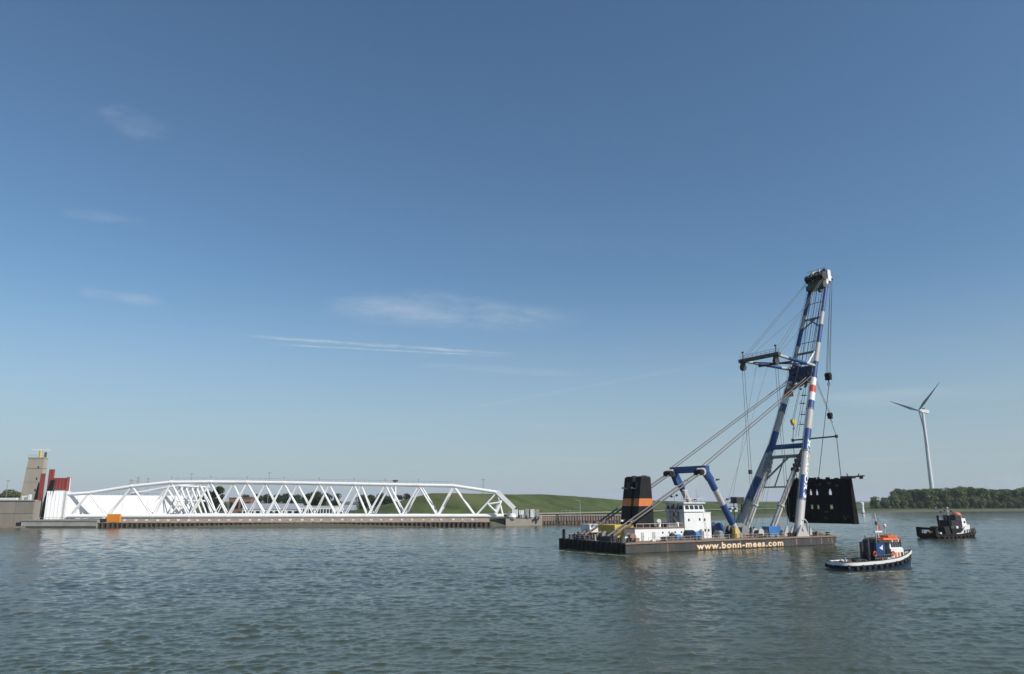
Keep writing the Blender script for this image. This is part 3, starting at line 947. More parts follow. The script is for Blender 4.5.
def crane():
    root = thing('crane_vessel', 'floating sheerleg crane barge with blue and white A-frame boom and black twin funnels', 'crane ship', VA, VR)
    P = root
    def bld(mb, name, m, parent=root, smooth=False): return mb.build(name, m, parent, smooth)
    # hull: outline in u z, bow raked
    hb = MB()
    prof = [(0, -1.5), (0, DZ), (BL, DZ), (BL, 0.7), (BL - 3.5, -1.5)]
    hb.prism([(a, 0, z) for a, z in prof], (0, BW, 0))
    hull = bld(hb, 'hull', M['hull'])
    bld(MB().box((-0.12, 0.0, -0.6), (-0.01, BW, DZ - .02)), 'transom_shade', M['black'], hull)  # black sheet paints in the stern's shade behind the fenders
    for k in range(1, 15):     # vertical plate seams, welded straps
        x = k * 5.0 + random.uniform(-.3, .3)
        bld(MB().box((x, -0.035, -0.5), (x + .10, -0.002, DZ - .3)), 'side_strap', M['hull'], hull)
    bld(MB().box((-0.2, -0.22, DZ - .28), (BL + .15, 0.0, DZ + .04)), 'rubbing_strake', M['rusty'], hull)
    bld(MB().box((BL, 0, DZ - .3), (BL + .2, BW, DZ + .05)), 'rubbing_strake', M['rusty'], hull)
    bld(MB().box((BL + .01, 0, .75), (BL + .05, BW, DZ - .3)), 'bow_plate', M['rusty'], hull)
    bld(MB().box((0, 0.001, -0.2), (BL - 2, -0.02, 0.12)), 'waterline_growth', M['black'], hull)
    for k in range(14):
        v0 = 1.0 + k * 1.85
        bld(MB().tube((-0.25, v0, 0.1), (-0.25, v0, DZ), 0.2, n=8), 'stern_fender', M['rubber'], hull, True)
    bld(MB().box((0.0, 0.0, DZ), (BL, BW, DZ + .06)), 'deck', M['deck'])
    # lettering on the near side
    for nm, m, dx, dz_, off in (('lettering_shadow', M['letter_shadow'], -0.14, -0.13, -0.03), ('lettering', M['letter'], 0, 0, -0.05)):
        me = text_mesh('www.bonn-mees.com', 2.0, 0.044, 1.15)
        xs = [v.co.x for v in me.vertices]
        sx = 30.4 / (max(xs) - min(xs))
        x0 = min(xs)
        for v in me.vertices:
            v.co = Vector((21.6 + (v.co.x - x0) * sx + dx, off, 0.36 + v.co.y * 1.0 + dz_))
        me.materials.clear(); me.materials.append(m)
        o = bpy.data.objects.new(nm, me); C.objects.link(o); o.parent = hull
    # ---- boom
    LEG = [(60.9, 2.1, 2.9), (73.6, 6.9, 28.0), (81.4, 8.7, 46.5), (95.1, 10.2, 82.0)]
    def lp(z, far=False):
        for a, b in zip(LEG, LEG[1:]):
            if z <= b[2] or b is LEG[-1]:
                t = (z - a[2]) / (b[2] - a[2])
                q = [a[i] + (b[i] - a[i]) * t for i in range(3)]
                break
        return Vector((q[0], BW - q[1] if far else q[1], z))
    def lr(z): return np.interp(z, [3, 24, 44, 52, 82], [1.12, 1.05, 0.98, 0.74, 0.58])
    bands = [(3.0, 'crane_white'), (11.7, 'blue'), (18.3, 'crane_white'), (25.2, 'blue'), (31.9, 'crane_white'), (38.0, 'blue'), (40.5, 'white'), (43.0, 'red'), (45.2, 'white'),
             (47.7, 'blue'), (52.8, 'crane_white'), (59.1, 'blue'), (65.1, 'crane_white'), (69.6, 'blue'), (79.4, 'white'), (82.0, None)]
    mlist = ['crane_white', 'blue', 'white', 'red']
    for far in (False, True):
        mb = MB()
        for (z0, m), (z1, _) in zip(bands, bands[1:]):
            mb.cur = mlist.index(m)
            zs = [z0] + [z for z in (28.0, 46.5) if z0 < z < z1] + [z1]
            for p, q in zip(zs, zs[1:]):
                mb.tube(lp(p, far), lp(q, far), lr(p), lr(q), n=16)
        leg = bld(mb, 'boom_leg', [M[m] for m in mlist], root, True)
        # flange rings
        for z in (11.7, 25.2, 38.0, 52.8, 65.1):
            c = lp(z, far); d = (lp(z + .25, far) - c)
            bld(MB().tube(c - d * .5, c + d * .5, lr(z) + .13, n=16), 'flange', M['grey'], leg, True)
        # ladder up the leg
        mb = MB()
        for i in range(38):
            z = 5 + i * 2
            s = -1
            c = lp(z, far) + Vector((-lr(z) - .25, 0, 0)); e = lp(z + 2, far) + Vector((-lr(z + 2) - .25, 0, 0))
            mb.tube(c, e, .05, n=5); mb.tube(c + Vector((0, .5, 0)), e + Vector((0, .5, 0)), .05, n=5)
            mb.tube(c, c + Vector((0, .5, 0)), .04, n=5)
        bld(mb, 'ladder', M['grey'], leg)
        # pedestal with hinge cheeks
        f = lp(2.9, far)
        mb = MB()
        for s in (-1.25, 1.25):
            mb.prism([(f.x - 2.4, f.y + s - .2, DZ + .06), (f.x + 2.6, f.y + s - .2, DZ + .06), (f.x + .9, f.y + s - .2, DZ + 2.9), (f.x - .5, f.y + s - .2, DZ + 2.9)], (0, .4, 0))
        mb.tube((f.x + .2, f.y - 1.7, DZ + 2.0), (f.x + .2, f.y + 1.7, DZ + 2.0), .5, n=12)
        bld(mb, 'hinge_pedestal', M['crane_white'], leg)
    # name up the near leg, read from top to bottom, wrapped on the tube
    me = text_mesh('MATADOR 3', 1.45, 0.06)
    xs = [v.co.x for v in me.vertices]
    L0 = max(xs) - min(xs)
    for v in me.vertices:
        z = 28.6 - (v.co.x - min(xs)) / L0 * 16.5
        c = lp(z); d = (lp(z + .5) - c).normalized()
        e1 = Vector((-0.14, -0.99, 0)); e1 = (e1 - d * e1.dot(d)).normalized()
        e2 = d.cross(e1)
        r = lr(z) + .06
        ph = (v.co.y - 0.45) / r
        v.co = c + (e1 * math.cos(ph) + e2 * math.sin(ph)) * r
    me.materials.clear(); me.materials.append(M['white'])
    o = bpy.data.objects.new('lettering', me); C.objects.link(o); o.parent = root
    # cross beams between the legs
    def cross(z, r, m, name='cross_beam', sh=0.0):
        return bld(MB().tube(lp(z) + Vector((sh, 0, 0)), lp(z, True) + Vector((sh, 0, 0)), r, n=12), name, M[m], root, True)
    cross(27.2, .72, 'blue')
    cross(56.5, .38, 'grey')
    cross(68.0, .36, 'grey')
    bld(MB().tube(lp(64.5, True), lp(67.8).lerp(lp(67.8, True), .35), .25, n=8), 'diagonal_brace', M['grey'], root, True)
    bld(MB().tube(lp(64.5), lp(67.8).lerp(lp(67.8, True), .65), .25, n=8), 'diagonal_brace', M['grey'], root, True)
    for sx in (.2, .36, .64, .8):
        bld(MB().tube(lp(80).lerp(lp(80, True), sx), lp(52).lerp(lp(52, True), sx), .07, n=5), 'hoist_rope', M['crane_white'], root)
    for z in (60.0, 73.5):
        bld(MB().tube(lp(z), lp(z, True), .12, n=6), 'lattice_bar', M['crane_white'], root, True)
    for z in (33.5, 36.5, 40.0, 42.5):
        c = lp(z).lerp(lp(z, True), .22 if z < 38 else .3)
        bld(MB().box((c.x - .7, c.y - .5, c.z), (c.x + .9, c.y + .6, c.z + .12)).tube((c.x - .6, c.y, c.z), (c.x - .6, c.y, c.z + 1.1), .05, n=5).tube((c.x + .8, c.y, c.z), (c.x + .8, c.y, c.z + 1.1), .05, n=5), 'ladder_landing', M['olive'], root)
    for s_ in (.26, .34):
        bld(MB().tube(lp(30).lerp(lp(30, True), s_), lp(47).lerp(lp(47, True), s_), .06, n=5), 'ladder_wire', M['wire'], root)
    # deep knuckle beam, box section
    a, b = lp(49.6), lp(49.6, True)
    kb = bld(MB().beam(a, b, 2.2, 4.0), 'knuckle_beam', M['knuckle_blue'])
    for s in (0.25, 0.5, 0.75):
        c = a.lerp(b, s)
        bld(MB().box((c.x - 1.2, c.y - .12, c.z - 2.1), (c.x + 1.2, c.y + .12, c.z + 2.1)), 'web_plate', M['navy'], kb)
    bld(MB().beam(lp(44.6, True) + Vector((-.6, 0, 0)), lp(47.6) + Vector((-.6, 0, 0)), .9, .9), 'diagonal_brace', M['rusty'])
    bld(MB().tube(lp(45.5, True), a.lerp(b, .5), .35, n=8), 'diagonal_brace', M['navy'], root, True)
    bld(MB().tube(lp(45.5), a.lerp(b, .5), .35, n=8), 'diagonal_brace', M['navy'], root, True)
    rk = random.Random(31)
    for k in range(26):
        q = rk.uniform(0, 1); z = rk.choice((rk.uniform(43.5, 47.5), rk.uniform(51, 53.5), rk.uniform(46, 53)))
        c = lp(z).lerp(lp(z, True), q) + Vector((rk.uniform(-2.2, .6), 0, 0)); w_ = rk.uniform(.3, .9)
        bld(MB().box((c.x, c.y - w_ / 2, c.z), (c.x + w_ * rk.uniform(.8, 2.0), c.y + w_ / 2, c.z + w_ * rk.uniform(.5, 1.4))).tube((c.x, c.y, c.z), (c.x - .6, c.y + .4, c.z + 1.0), .06, n=5), 'knuckle_fitting', M[rk.choice(['dark', 'knuckle_blue', 'rusty', 'grey', 'crane_white', 'dark', 'olive'])], root)
    # machinery under the knuckle: sheave nests
    for s, dz_ in ((.18, -3.4), (.45, -2.8), (.7, -3.0)):
        c = a.lerp(b, s) + Vector((0.6, 0, dz_))
        mb = MB()
        for k in range(3):
            mb.tube(c + Vector((0, k * .32 - .4, 0)), c + Vector((0, k * .32 - .2, 0)), .65, n=14)
        bld(mb, 'sheave_nest', M['dark'] if s != .45 else M['rusty'], root, True)
    c = lp(43.8, True)
    bld(MB().box((c.x - .9, c.y - 1.6, c.z - .8), (c.x + 1.0, c.y - .6, c.z + .7)), 'service_box', M['orange'])
    # white rod from knuckle to upper leg
    bld(MB().tube(lp(52) + Vector((-2.6, 1.0, 0)), lp(57.6) + Vector((0, .3, 0)), .26, n=8), 'tie_rod', M['white'], root, True)
    bld(MB().tube(lp(52, True) + Vector((-2.6, -1.0, 0)), lp(57.6, True), .26, n=8), 'tie_rod', M['grey'], root, True)
    # ---- aft strut frame (jib mast)
    tipN, tipF = Vector((63.5, 6.9, 52.8)), Vector((63.5, BW - 6.9, 52.8))
    rN, rF = lp(51.6), lp(51.6, True)
    for t, r_ in ((tipN, rN), (tipF, rF)):
        mb = MB()
        q = t.lerp(r_, .28); q2 = t.lerp(r_, .75)
        mb.cur = 0; mb.tube(t, q, .45, n=12)
        mb.cur = 1; mb.tube(q, q2, .5, n=12)
        mb.cur = 0; mb.tube(q2, r_, .5, n=12)
        bld(mb, 'strut_arm', [M['crane_white'], M['blue']], root, True)
    tb = bld(MB().beam(tipF + Vector((0, 1.4, .1)), tipN + Vector((0, -1.2, .1)), 1.1, 1.0), 'strut_tip_beam', M['olive'])
    mb = MB()
    for k in range(10):
        c = (tipF + Vector((0, 1.2, .6))).lerp(tipN + Vector((0, -1, .6)), k / 9)
        mb.tube(c, c + Vector((0, 0, 1.1)), .05, n=5)
    for dz_ in (1.1, 1.7):
        mb.tube(tipF + Vector((0, 1.2, dz_)), tipN + Vector((0, -1, dz_)), .05, n=5)
    bld(mb, 'railing', M['grey'], tb)
    bld(MB().beam(tipF.lerp(rF, .3) + Vector((0, 0, -.8)), tipN.lerp(rN, .38) + Vector((0, 0, -.8)), .5, .5), 'strut_brace', M['dark'])
    bld(MB().beam(tipF.lerp(rF, .15), tipN.lerp(rN, .85), .35, .35), 'strut_brace', M['navy'])
    for t in (tipN, tipF):
        c = t + Vector((-.2, 0, -2.0))
        mb = MB().box((c.x - .7, c.y - .45, c.z + .6), (c.x + .7, c.y + .45, c.z + 2.0))
        for k in range(3):
            mb.tube(c + Vector((0, k * .34 - .45, 0)), c + Vector((0, k * .34 - .22, 0)), 1.0, n=16)
        bld(mb, 'sheave_block', M['dark'], root, True)
        bld(MB().tube(t + Vector((0, 0, .5)), t + Vector((0, 0, 2.6)), .12, n=6), 'light_mast', M['dark'], root)
        bld(MB().box((t.x - .25, t.y - .25, t.z + 2.4), (t.x + .25, t.y + .25, t.z + 2.9)), 'floodlight', M['dark'], root)
    # ---- boom head
    rs0 = random.Random(4)
    hn, hf = lp(81.6), lp(81.6, True)
    hb2 = bld(MB().frustum((hn.x - 2.4, hn.y - .2), (hn.x + .8, hf.y + .2), hn.z - 1.8, (hn.x - 1.2, hn.y - .3), (hn.x + 1.2, hf.y - .4), hn.z + 2.6), 'boom_head', M['olive'])
    for k in range(7):
        y = hn.y - .4 + k * (hf.y - hn.y + .8) / 6
        bld(MB().tube((hn.x - 1.8, y - .12, hn.z + .6), (hn.x - 1.8, y + .12, hn.z + .6), 1.35, n=16), 'sheave', M['dark'], hb2, True)
    for y in (hn.y, 13.0, hf.y - .2):
        bld(MB().tube((hn.x + 1.6, y - .4, hn.z + .2), (hn.x + 1.6, y + .4, hn.z + .2), .95, n=16), 'head_sheave', M['black'], hb2, True)
        bld(MB().beam((hn.x + .6, y, hn.z + 1.2), (hn.x + 1.9, y, hn.z + .2), 1.1, .5), 'sheave_bracket', M['white'], hb2)
    bld(MB().box((hn.x - .4, hn.y - .7, hn.z - 1), (hn.x + 1.1, hn.y - .3, hn.z + 2.6)), 'head_cheek', M['white'], hb2)
    bld(MB().box((hn.x - 2.9, hn.y - .5, hn.z - 3.4), (hn.x - .4, hf.y + .4, hn.z - 1.8)), 'head_platform', M['olive'], hb2)
    for k in range(14):
        y = hn.y - .6 + rs0.uniform(0, hf.y - hn.y + 1.2); x = hn.x + rs0.uniform(-2.6, 1.2); z = hn.z + rs0.uniform(1.8, 2.4)
        bld(MB().box((x, y, z), (x + rs0.uniform(.3, 1.0), y + rs0.uniform(.3, 1.0), z + rs0.uniform(.5, 1.6))), 'head_fitting', M[rs0.choice(['grey', 'white', 'crane_white', 'blue'])], hb2)
    for k in range(6):
        y = hn.y + rs0.uniform(-.8, hf.y - hn.y); x = hn.x + rs0.uniform(-3.2, -1.8); z = hn.z - rs0.uniform(1, 4.5)
        bld(MB().box((x, y, z), (x + rs0.uniform(.4, 1.2), y + rs0.uniform(.4, 1.0), z + rs0.uniform(.4, 1.2))), 'head_fitting', M[rs0.choice(['grey', 'olive', 'rusty', 'dark'])], hb2)
    mb = MB()
    for k in range(6):
        y = hn.y - .6 + k * 1.3
        mb.tube((hn.x - 1.2, y, hn.z + 2.1), (hn.x - 1.2, y, hn.z + 3.4), .06, n=5)
        mb.tube((hn.x + 1.6, y, hn.z + 2.1), (hn.x + 1.6, y, hn.z + 3.2), .06, n=5)
    mb.tube((hn.x - 1.2, hn.y - .6, hn.z + 3.3), (hn.x - 1.2, hf.y + .5, hn.z + 3.3), .05, n=5)
    bld(mb, 'railing', M['grey'], hb2)
    for y, h in ((hn.y, 2.2), (hf.y, 3.0), (13, 1.8)):
        bld(MB().tube((hn.x - .3, y, hn.z + 2.1), (hn.x - .3, y, hn.z + 2.1 + h), .07, n=5), 'antenna', M['grey'], hb2)
    # ---- luffing jacks and lower frame
    for far in (False, True):
        y = lambda k: BW - k if far else k
        f, t = Vector((57.6, y(8.6), DZ + .6)), Vector((68.8, y(8.2), 19.6))
        m1 = f.lerp(t, .42); m2 = f.lerp(t, .46)
        mb = MB().tube(f, m1, .82, n=14); mb.tube(m1, m2, 1.05, n=14); mb.tube(m2, t, .72, n=14)
        j = bld(mb, 'luffing_strut', M['crane_white'], root, True)
        bld(MB().box((f.x - 1.4, f.y - 1.1, DZ + .06), (f.x + 1.4, f.y + 1.1, DZ + 1.1)), 'strut_foot', M['grey'], j)
        # head machinery: clustered plates
        mb = MB().tube(t, Vector((72.2, y(7.3), 25.8)), .62, n=10)
        for k in range(4):
            c = t.lerp(Vector((72.2, y(7.3), 25.8)), .1 + k * .2)
            mb.tube(c + Vector((0, -.9, 0)), c + Vector((0, .9, 0)), .75 - .1 * (k % 2), n=10)
        bld(mb, 'strut_head', M['olive'] if not far else M['grey'], j)
        mb = MB()
        for k in range(13):
            c = f.lerp(t, .08 + k * .07) + Vector((-.2, -.9, .5)); e = f.lerp(t, .15 + k * .07) + Vector((-.2, -.9, .5))
            mb.tube(c, e, .06, n=5); mb.tube(c + Vector((0, 0, .8)), e + Vector((0, 0, .8)), .05, n=5); mb.tube(c, c + Vector((0, 0, .8)), .04, n=5)
        bld(mb, 'walkway_rail', M['olive'], j)
    bld(MB().tube((71.4, 7.6, 24.2), (71.4, BW - 7.6, 24.2), .5, n=10), 'cross_beam', M['grey'], root, True)
    bld(MB().tube((66.2, 8.3, 15.4), (66.2, BW - 8.3, 15.4), .22, n=8), 'cross_beam', M['grey'], root, True)
    bld(MB().tube((71.2, 11.5, 24.0), (67.8, BW - 8.6, 17.6), .28, n=8), 'diagonal_brace', M['grey'], root, True)
    bld(MB().tube((71.2, 13.0, 24.0), (66.2, 13.2, 15.4), .18, n=8), 'diagonal_brace', M['grey'], root, True)
    # platform cabin on the far leg
    c = Vector((61.6, 22.6, 10.8))
    bld(MB().box((c.x - 2.6, c.y - 1.5, c.z), (c.x + 1.4, c.y + 1.5, c.z + .25)), 'platform', M['dark'])
    cb = bld(MB().box((c.x - 2.2, c.y - 1.2, c.z + .25), (c.x + .9, c.y + 1.2, c.z + 1.7)), 'winch_cabin', M['dark'])
    bld(MB().box((c.x - 2.4, c.y - 1.4, c.z + 1.7), (c.x + 1.1, c.y + 1.4, c.z + 1.85)), 'cabin_roof', M['grey'], cb)
    for s in (-2.2, .9):
        bld(MB().tube((c.x + s, c.y, DZ), (c.x + s, c.y, c.z), .14, n=8), 'platform_post', M['dark'])
    # ---- back gantry
    gt = [Vector((33.0, 7.3, 19.4)), Vector((33.0, BW - 7.3, 19.4))]
    gf = [Vector((43.3, 6.8, DZ + .5)), Vector((43.3, BW - 6.8, DZ + .5))]
    for t, f in zip(gt, gf):
        mb = MB()
        for (s0, s1, m) in ((0, .3, 1), (.3, .53, 0), (.53, .82, 1), (.82, 1, 0)):
            mb.cur = m
            mb.tube(t.lerp(f, s0), t.lerp(f, s1), .86 if m else .78, n=14)
        g = bld(mb, 'gantry_leg', [M['crane_white'], M['blue']], root, True)
        bld(MB().box((f.x - 1.2, f.y - 1.2, DZ + .06), (f.x + 1.4, f.y + 1.2, DZ + 1.2)), 'gantry_foot', M['grey'], g)
        for s in (.18, .48):
            c = t.lerp(f, s)
            bld(MB().beam(c, c + Vector((2.6, 0, .4)), .18, .12).box((c.x + 2.1, c.y - .3, c.z + .4), (c.x + 2.9, c.y + .3, c.z + .75)), 'floodlight_arm', M['dark'], g)
    bld(MB().beam(gt[0] + Vector((0, -.9, .2)), gt[1] + Vector((0, .9, .2)), 1.5, 1.7), 'gantry_beam', M['blue'])
    bld(MB().prism([(33.4, 6.6, 19.8), (35.6, 6.6, 17.0), (34.0, 6.6, 16.6), (32.3, 6.6, 18.6)], (0, 1.4, 0)), 'gantry_knee', M['blue'])
    bld(MB().prism([(33.4, BW - 8, 19.8), (35.6, BW - 8, 15.8), (33.6, BW - 8, 15.6), (32.1, BW - 8, 18.6)], (0, 1.4, 0)), 'gantry_knee', M['blue'])
    for t in gt:
        mb = MB()
        c = t + Vector((-1.5, 0, -.5))
        for k in range(4):
            mb.tube(c + Vector((0, -1.0 + k * .52, 0)), c + Vector((0, -.75 + k * .52, 0)), .95, n=16)
        bld(mb, 'gantry_sheaves', M['crane_white'], root, True)
        bld(MB().tube(c + Vector((-.6, -1.25, -.2)), c + Vector((-.6, 1.25, -.2)), .75, n=12), 'sheave_axle', M['black'], root, True)
    # ---- standing ropes: stern stays and luffing tackle
    for i, t in enumerate(gt):
        for s in (-.85, .85):
            st = Vector((1.6, 7.7 + s * 1.1 if i == 0 else BW - 7.7 + s * 1.1, DZ + 1.1))
            bld(MB().tube(t + Vector((-1.6, s, -.6)), st, .20, n=6), 'stay_rope', M['wire'])
            bld(MB().tube(st, st.lerp(t, .06), .34, n=8), 'stay_socket', M['wire'], root, True)
            e = lp(48.3, i == 1) + Vector((-1.0, (1.0 if i == 0 else -1.0) + s * .9, 0))
            bld(MB().tube(t + Vector((-.4, s * .9, .9)), e, .13, n=6), 'luffing_rope', M['wire'])
        bld(MB().box((.6, (7.7 if i == 0 else BW - 7.7) - 1.5, DZ + .06), (2.6, (7.7 if i == 0 else BW - 7.7) + 1.5, DZ + 1.2)), 'stay_anchor', M['dark'])
    # upper ropes: strut tip to boom head
    for t, far in ((tipN, False), (tipF, True)):
        for s in (-.7, .7):
            bld(MB().tube(t + Vector((0, s, .6)), lp(80.5, far) + Vector((-1.8, s * .5, .8)), .06, n=5), 'pendant_rope', M['wire'])
        bld(MB().tube(t + Vector((1.6, 0, .6)), lp(73, far), .05, n=5), 'pendant_rope', M['wire'])
        for s in (-.5, .5):
            bld(MB().tube(t + Vector((-.2 + s, 0, -2.4)), Vector((t.x - .2 + s, t.y, DZ + (9 if far else 3))), .06, n=5), 'hoist_rope', M['wire'])
        bld(MB().tube(t + Vector((6, 0, 0)), Vector((52, t.y, DZ + 1)), .035, n=5), 'guy_wire', M['wire'])
        bld(MB().tube(t + Vector((11, 0, 0)), Vector((49, t.y, DZ + 1)), .035, n=5), 'guy_wire', M['wire'])
    bld(MB().box((tipF.x - .6, tipF.y - .4, 19.2), (tipF.x + .2, tipF.y + .4, 20.4)), 'ball_weight', M['dark'])
    # hoist ropes in the boom and falls to the hook
    for y, dx in ((hn.y + .6, 0), (13, 0), (hf.y - .6, 0)):
        bld(MB().tube((hn.x - 1.0, y, hn.z - 1.5), lp(50.5).lerp(lp(50.5, True), (y - 7) / 13), .10, n=5), 'hoist_rope', M['wire'])
    HK = Vector((92.6, 11.4, 49.6))
    for k, s in enumerate((-.75, -.25, .25, .75)):
        bld(MB().tube((hn.x + 1.9 + (k % 2) * .5, hn.y + s * .6, hn.z), HK + Vector((.1, s, .9)), .07, n=5), 'hoist_rope', M['wire'])
    mb = MB()
    for k in range(4):
        mb.tube(HK + Vector((0, k * .42 - .75, .3)), HK + Vector((0, k * .42 - .5, .3)), .82, n=16)
    mb.box(tuple(HK + Vector((-.5, -.9, -1.2))), tuple(HK + Vector((.5, .9, .5))))
    hk = bld(mb, 'hook_block', M['black'], root, True)
    bld(MB().poly([HK + Vector(q) for q in ((0, 0, -1.1), (0, 0, -2.0), (.6, 0, -2.6), (0, 0, -3.1), (-.6, 0, -2.7), (-.55, 0, -2.3))], .2), 'hook', M['grey'], hk, True)
    # auxiliary yellow hook under the knuckle
    YH = Vector((87.6, 21.9, 35.8))
    for s in (-.25, .25):
        bld(MB().tube(lp(48, True) + Vector((1, -3 + s, -1)), YH + Vector((0, s, .7)), .06, n=5), 'hoist_rope', M['wire'])
    mb = MB().tube(YH + Vector((0, -.45, .3)), YH + Vector((0, .45, .3)), .85, n=14).box(tuple(YH + Vector((-.4, -.5, -.8))), tuple(YH + Vector((.4, .5, .4))))
    yb_ = bld(mb, 'hook_block', M['yellow'], root, True)
    bld(MB().poly([YH + Vector(q) for q in ((0, 0, -.7), (0, 0, -1.4), (.4, 0, -1.8), (0, 0, -2.2), (-.4, 0, -1.9))], .14), 'hook', M['dark'], yb_, True)
    # third block, pulled forward from the near leg
    BH = Vector((88.2, 8.9, 36.8))
    for s in (-.2, .2):
        bld(MB().tube(lp(47.4) + Vector((.8, s, 0)), BH + Vector((-.2, s, .9)), .06, n=5), 'hoist_rope', M['wire'])
    mb = MB()
    for k in range(3):
        mb.tube(BH + Vector((0, k * .4 - .5, .2)), BH + Vector((0, k * .4 - .25, .2)), .7, n=14)
    mb.box(tuple(BH + Vector((-.4, -.6, -1.0))), tuple(BH + Vector((.4, .6, .3))))
    b3 = bld(mb, 'hook_block', M['black'], root, True)
    bld(MB().poly([BH + Vector(q) for q in ((0, 0, -.9), (.1, -.2, -1.6), (.5, -.3, -2.0), (.1, -.3, -2.5))], .15), 'hook', M['grey'], b3, True)
    # ---- funnels
    for (v0, v1, u0, u1) in ((8.4, 10.6, 10.2, 16.2), (11.5, 14.9, 10.2, 16.2)):
        zb, zt = DZ + .06, 17.2
        def sect(z):
            t = (z - zb) / (zt - zb)
            return (u0 + 2.3 * t, v0 + .15 * t), (u1 - 0.6 * t, v1 - .15 * t)
        mb = MB()
        for (z0, z1, m) in ((zb, 10.3, 0), (10.3, 12.1, 1), (12.1, zt, 0)):
            mb.cur = m
            a0, a1 = sect(z0); b0, b1 = sect(z1)
            mb.frustum(a0, a1, z0, b0, b1, z1)
        fn = bld(mb, 'funnel', [M['black'], M['orange']], root)
        a0, a1 = sect(zt)
        bld(MB().frustum((a0[0] + .1, a0[1] + .1), (a1[0] - .1, a1[1] - .1), zt, (a0[0] + .5, a0[1] + .2), (a1[0] - .2, a1[1] - .2), zt + .3), 'funnel_cap', M['black'], fn)
        bld(MB().box((a0[0] - .4, a0[1] + .8, zt - 3.0), (a0[0] + .1, a0[1] + 1.7, zt - 1.2)), 'louvre', M['dark'], fn)
        for s in (.5, 1.3):
            bld(MB().tube((a0[0] + 1 + s, (a0[1] + a1[1]) / 2, zt + .1), (a0[0] + 1 + s, (a0[1] + a1[1]) / 2, zt + .5), .3, n=10), 'exhaust_pipe', M['dark'], fn, True)
        bld(MB().tube((u0 + .4, v0, 14.4), (u0 - 1.3, v0 - .3, 14.6), .08, n=6).box((u0 - 1.5, v0 - .5, 14.4), (u0 - .9, v0 - .1, 14.8)), 'floodlight_arm', M['dark'], fn)
        bld(MB().tube((u0 + .1, v0 + 1, 7), (u0 - .9, v0 + 1, 6.8), .08, n=6).box((u0 - 1.2, v0 + .8, 6.6), (u0 - .6, v0 + 1.3, 7.0)), 'floodlight_arm', M['white'], fn)
    bld(MB().box((12.2, 10.45, 2.4), (15.0, 11.65, 13.0)), 'funnel_bridge', M['black'])
    # ---- long white deckhouse
    dh = bld(MB().box((7.2, 5.2, DZ + .06), (22.8, 13.6, 5.15)), 'deckhouse', M['white'])
    bld(MB().box((7.0, 5.0, 5.15), (23.0, 13.8, 5.3)), 'roof_edge', M['rusty'], dh)
    for k in range(4):
        bld(MB().box((15.6 + k * 2.0, 5.14, 3.9), (16.0 + k * 2.0, 5.2, 4.3)), 'porthole', M['glass'], dh)
    for u0 in (9.0, 12.5, 18.6):
        d = bld(MB().box((u0, 5.12, DZ + .15), (u0 + .85, 5.2, 4.3)), 'door', M['crane_white'], dh)
        bld(MB().box((u0 + .65, 5.06, 3.2), (u0 + .75, 5.12, 3.4)), 'handle', M['dark'], d)
    for k in range(7):
        u0 = 8 + k * 2.1
        bld(MB().tube((u0, 5.6, 5.3), (u0, 5.6, 6.2), .04, n=5).tube((u0, 5.6, 6.2), (u0 + 2.1, 5.6, 6.2), .04, n=5), 'roof_railing', M['white'], dh)
    bld(MB().box((17.6, 6.2, 5.3), (21.6, 9.6, 6.3)), 'roof_unit', M['navy'], dh)
    bld(MB().box((18.0, 6.1, 5.3), (21.2, 6.2, 5.9)), 'roof_unit_grille', M['grey'], dh)
    bld(MB().tube((16.4, 7, 5.3), (16.4, 7, 6.6), .4, n=10).tube((16.4, 7, 6.4), (15.8, 6.4, 6.8), .5, n=10), 'ventilator', M['white'], dh, True)
    bld(MB().tube((22.2, 7, 5.3), (22.2, 7, 6.4), .45, n=10), 'ventilator', M['white'], dh, True)
    # ---- bridge tower
    tw = bld(MB().box((24.0, 6.2, DZ + .06), (30.4, 12.6, 8.9)), 'bridge_tower', M['white'])
    bld(MB().frustum((23.7, 5.9), (30.7, 12.9), 8.9, (24.0, 6.3), (30.4, 12.5), 10.9), 'wheelhouse', M['white'], tw)
    bld(MB().box((23.5, 5.7, 10.9), (30.9, 13.1, 11.15)), 'wheelhouse_roof', M['white'], tw)
    for k in range(4):
        u0 = 24.3 + k * 1.58
        w = bld(MB().prism([(u0, 5.93, 9.5), (u0 + 1.2, 5.93, 9.5), (u0 + 1.17, 6.10, 10.4), (u0 + .03, 6.10, 10.4)], (0, .06, 0)), 'window', M['glass'], tw)
    for k in range(4):
        v0 = 6.6 + k * 1.5
        bld(MB().prism([(23.72, v0, 9.5), (23.72, v0 + 1.1, 9.5), (23.92, v0 + 1.1, 10.4), (23.92, v0, 10.4)], (.05, 0, 0)), 'window', M['glass'], tw)
    for (u0, z0) in ((28.9, 6.7), (25.2, 6.6), (29.2, 4.0)):
        bld(MB().box((u0, 6.14, z0), (u0 + .5, 6.2, z0 + .6)), 'window', M['glass'], tw)
    tx = bld(MB().box((30.4, 6.6, DZ + .06), (33.4, 11.8, 8.6)), 'tower_annex', M['white'])
    for (u0, z0) in ((31.0, 6.6), (31.0, 4.0), (32.2, 4.0)):
        bld(MB().box((u0, 6.54, z0), (u0 + .5, 6.6, z0 + .6)), 'window', M['glass'], tx)
    bld(MB().box((30.4, 6.5, 8.6), (33.5, 11.9, 8.75)), 'annex_roof', M['white'], tx)
    bld(MB().tube((30.6, 6.4, 8.5), (31.9, 6.3, 3.0), .05, n=5), 'drain_pipe', M['grey'], tx)
    bld(MB().box((30.5, 6.7, 8.8), (31.8, 8.0, 9.6)), 'roof_cabinet', M['grey'], tx)
    mb = MB()
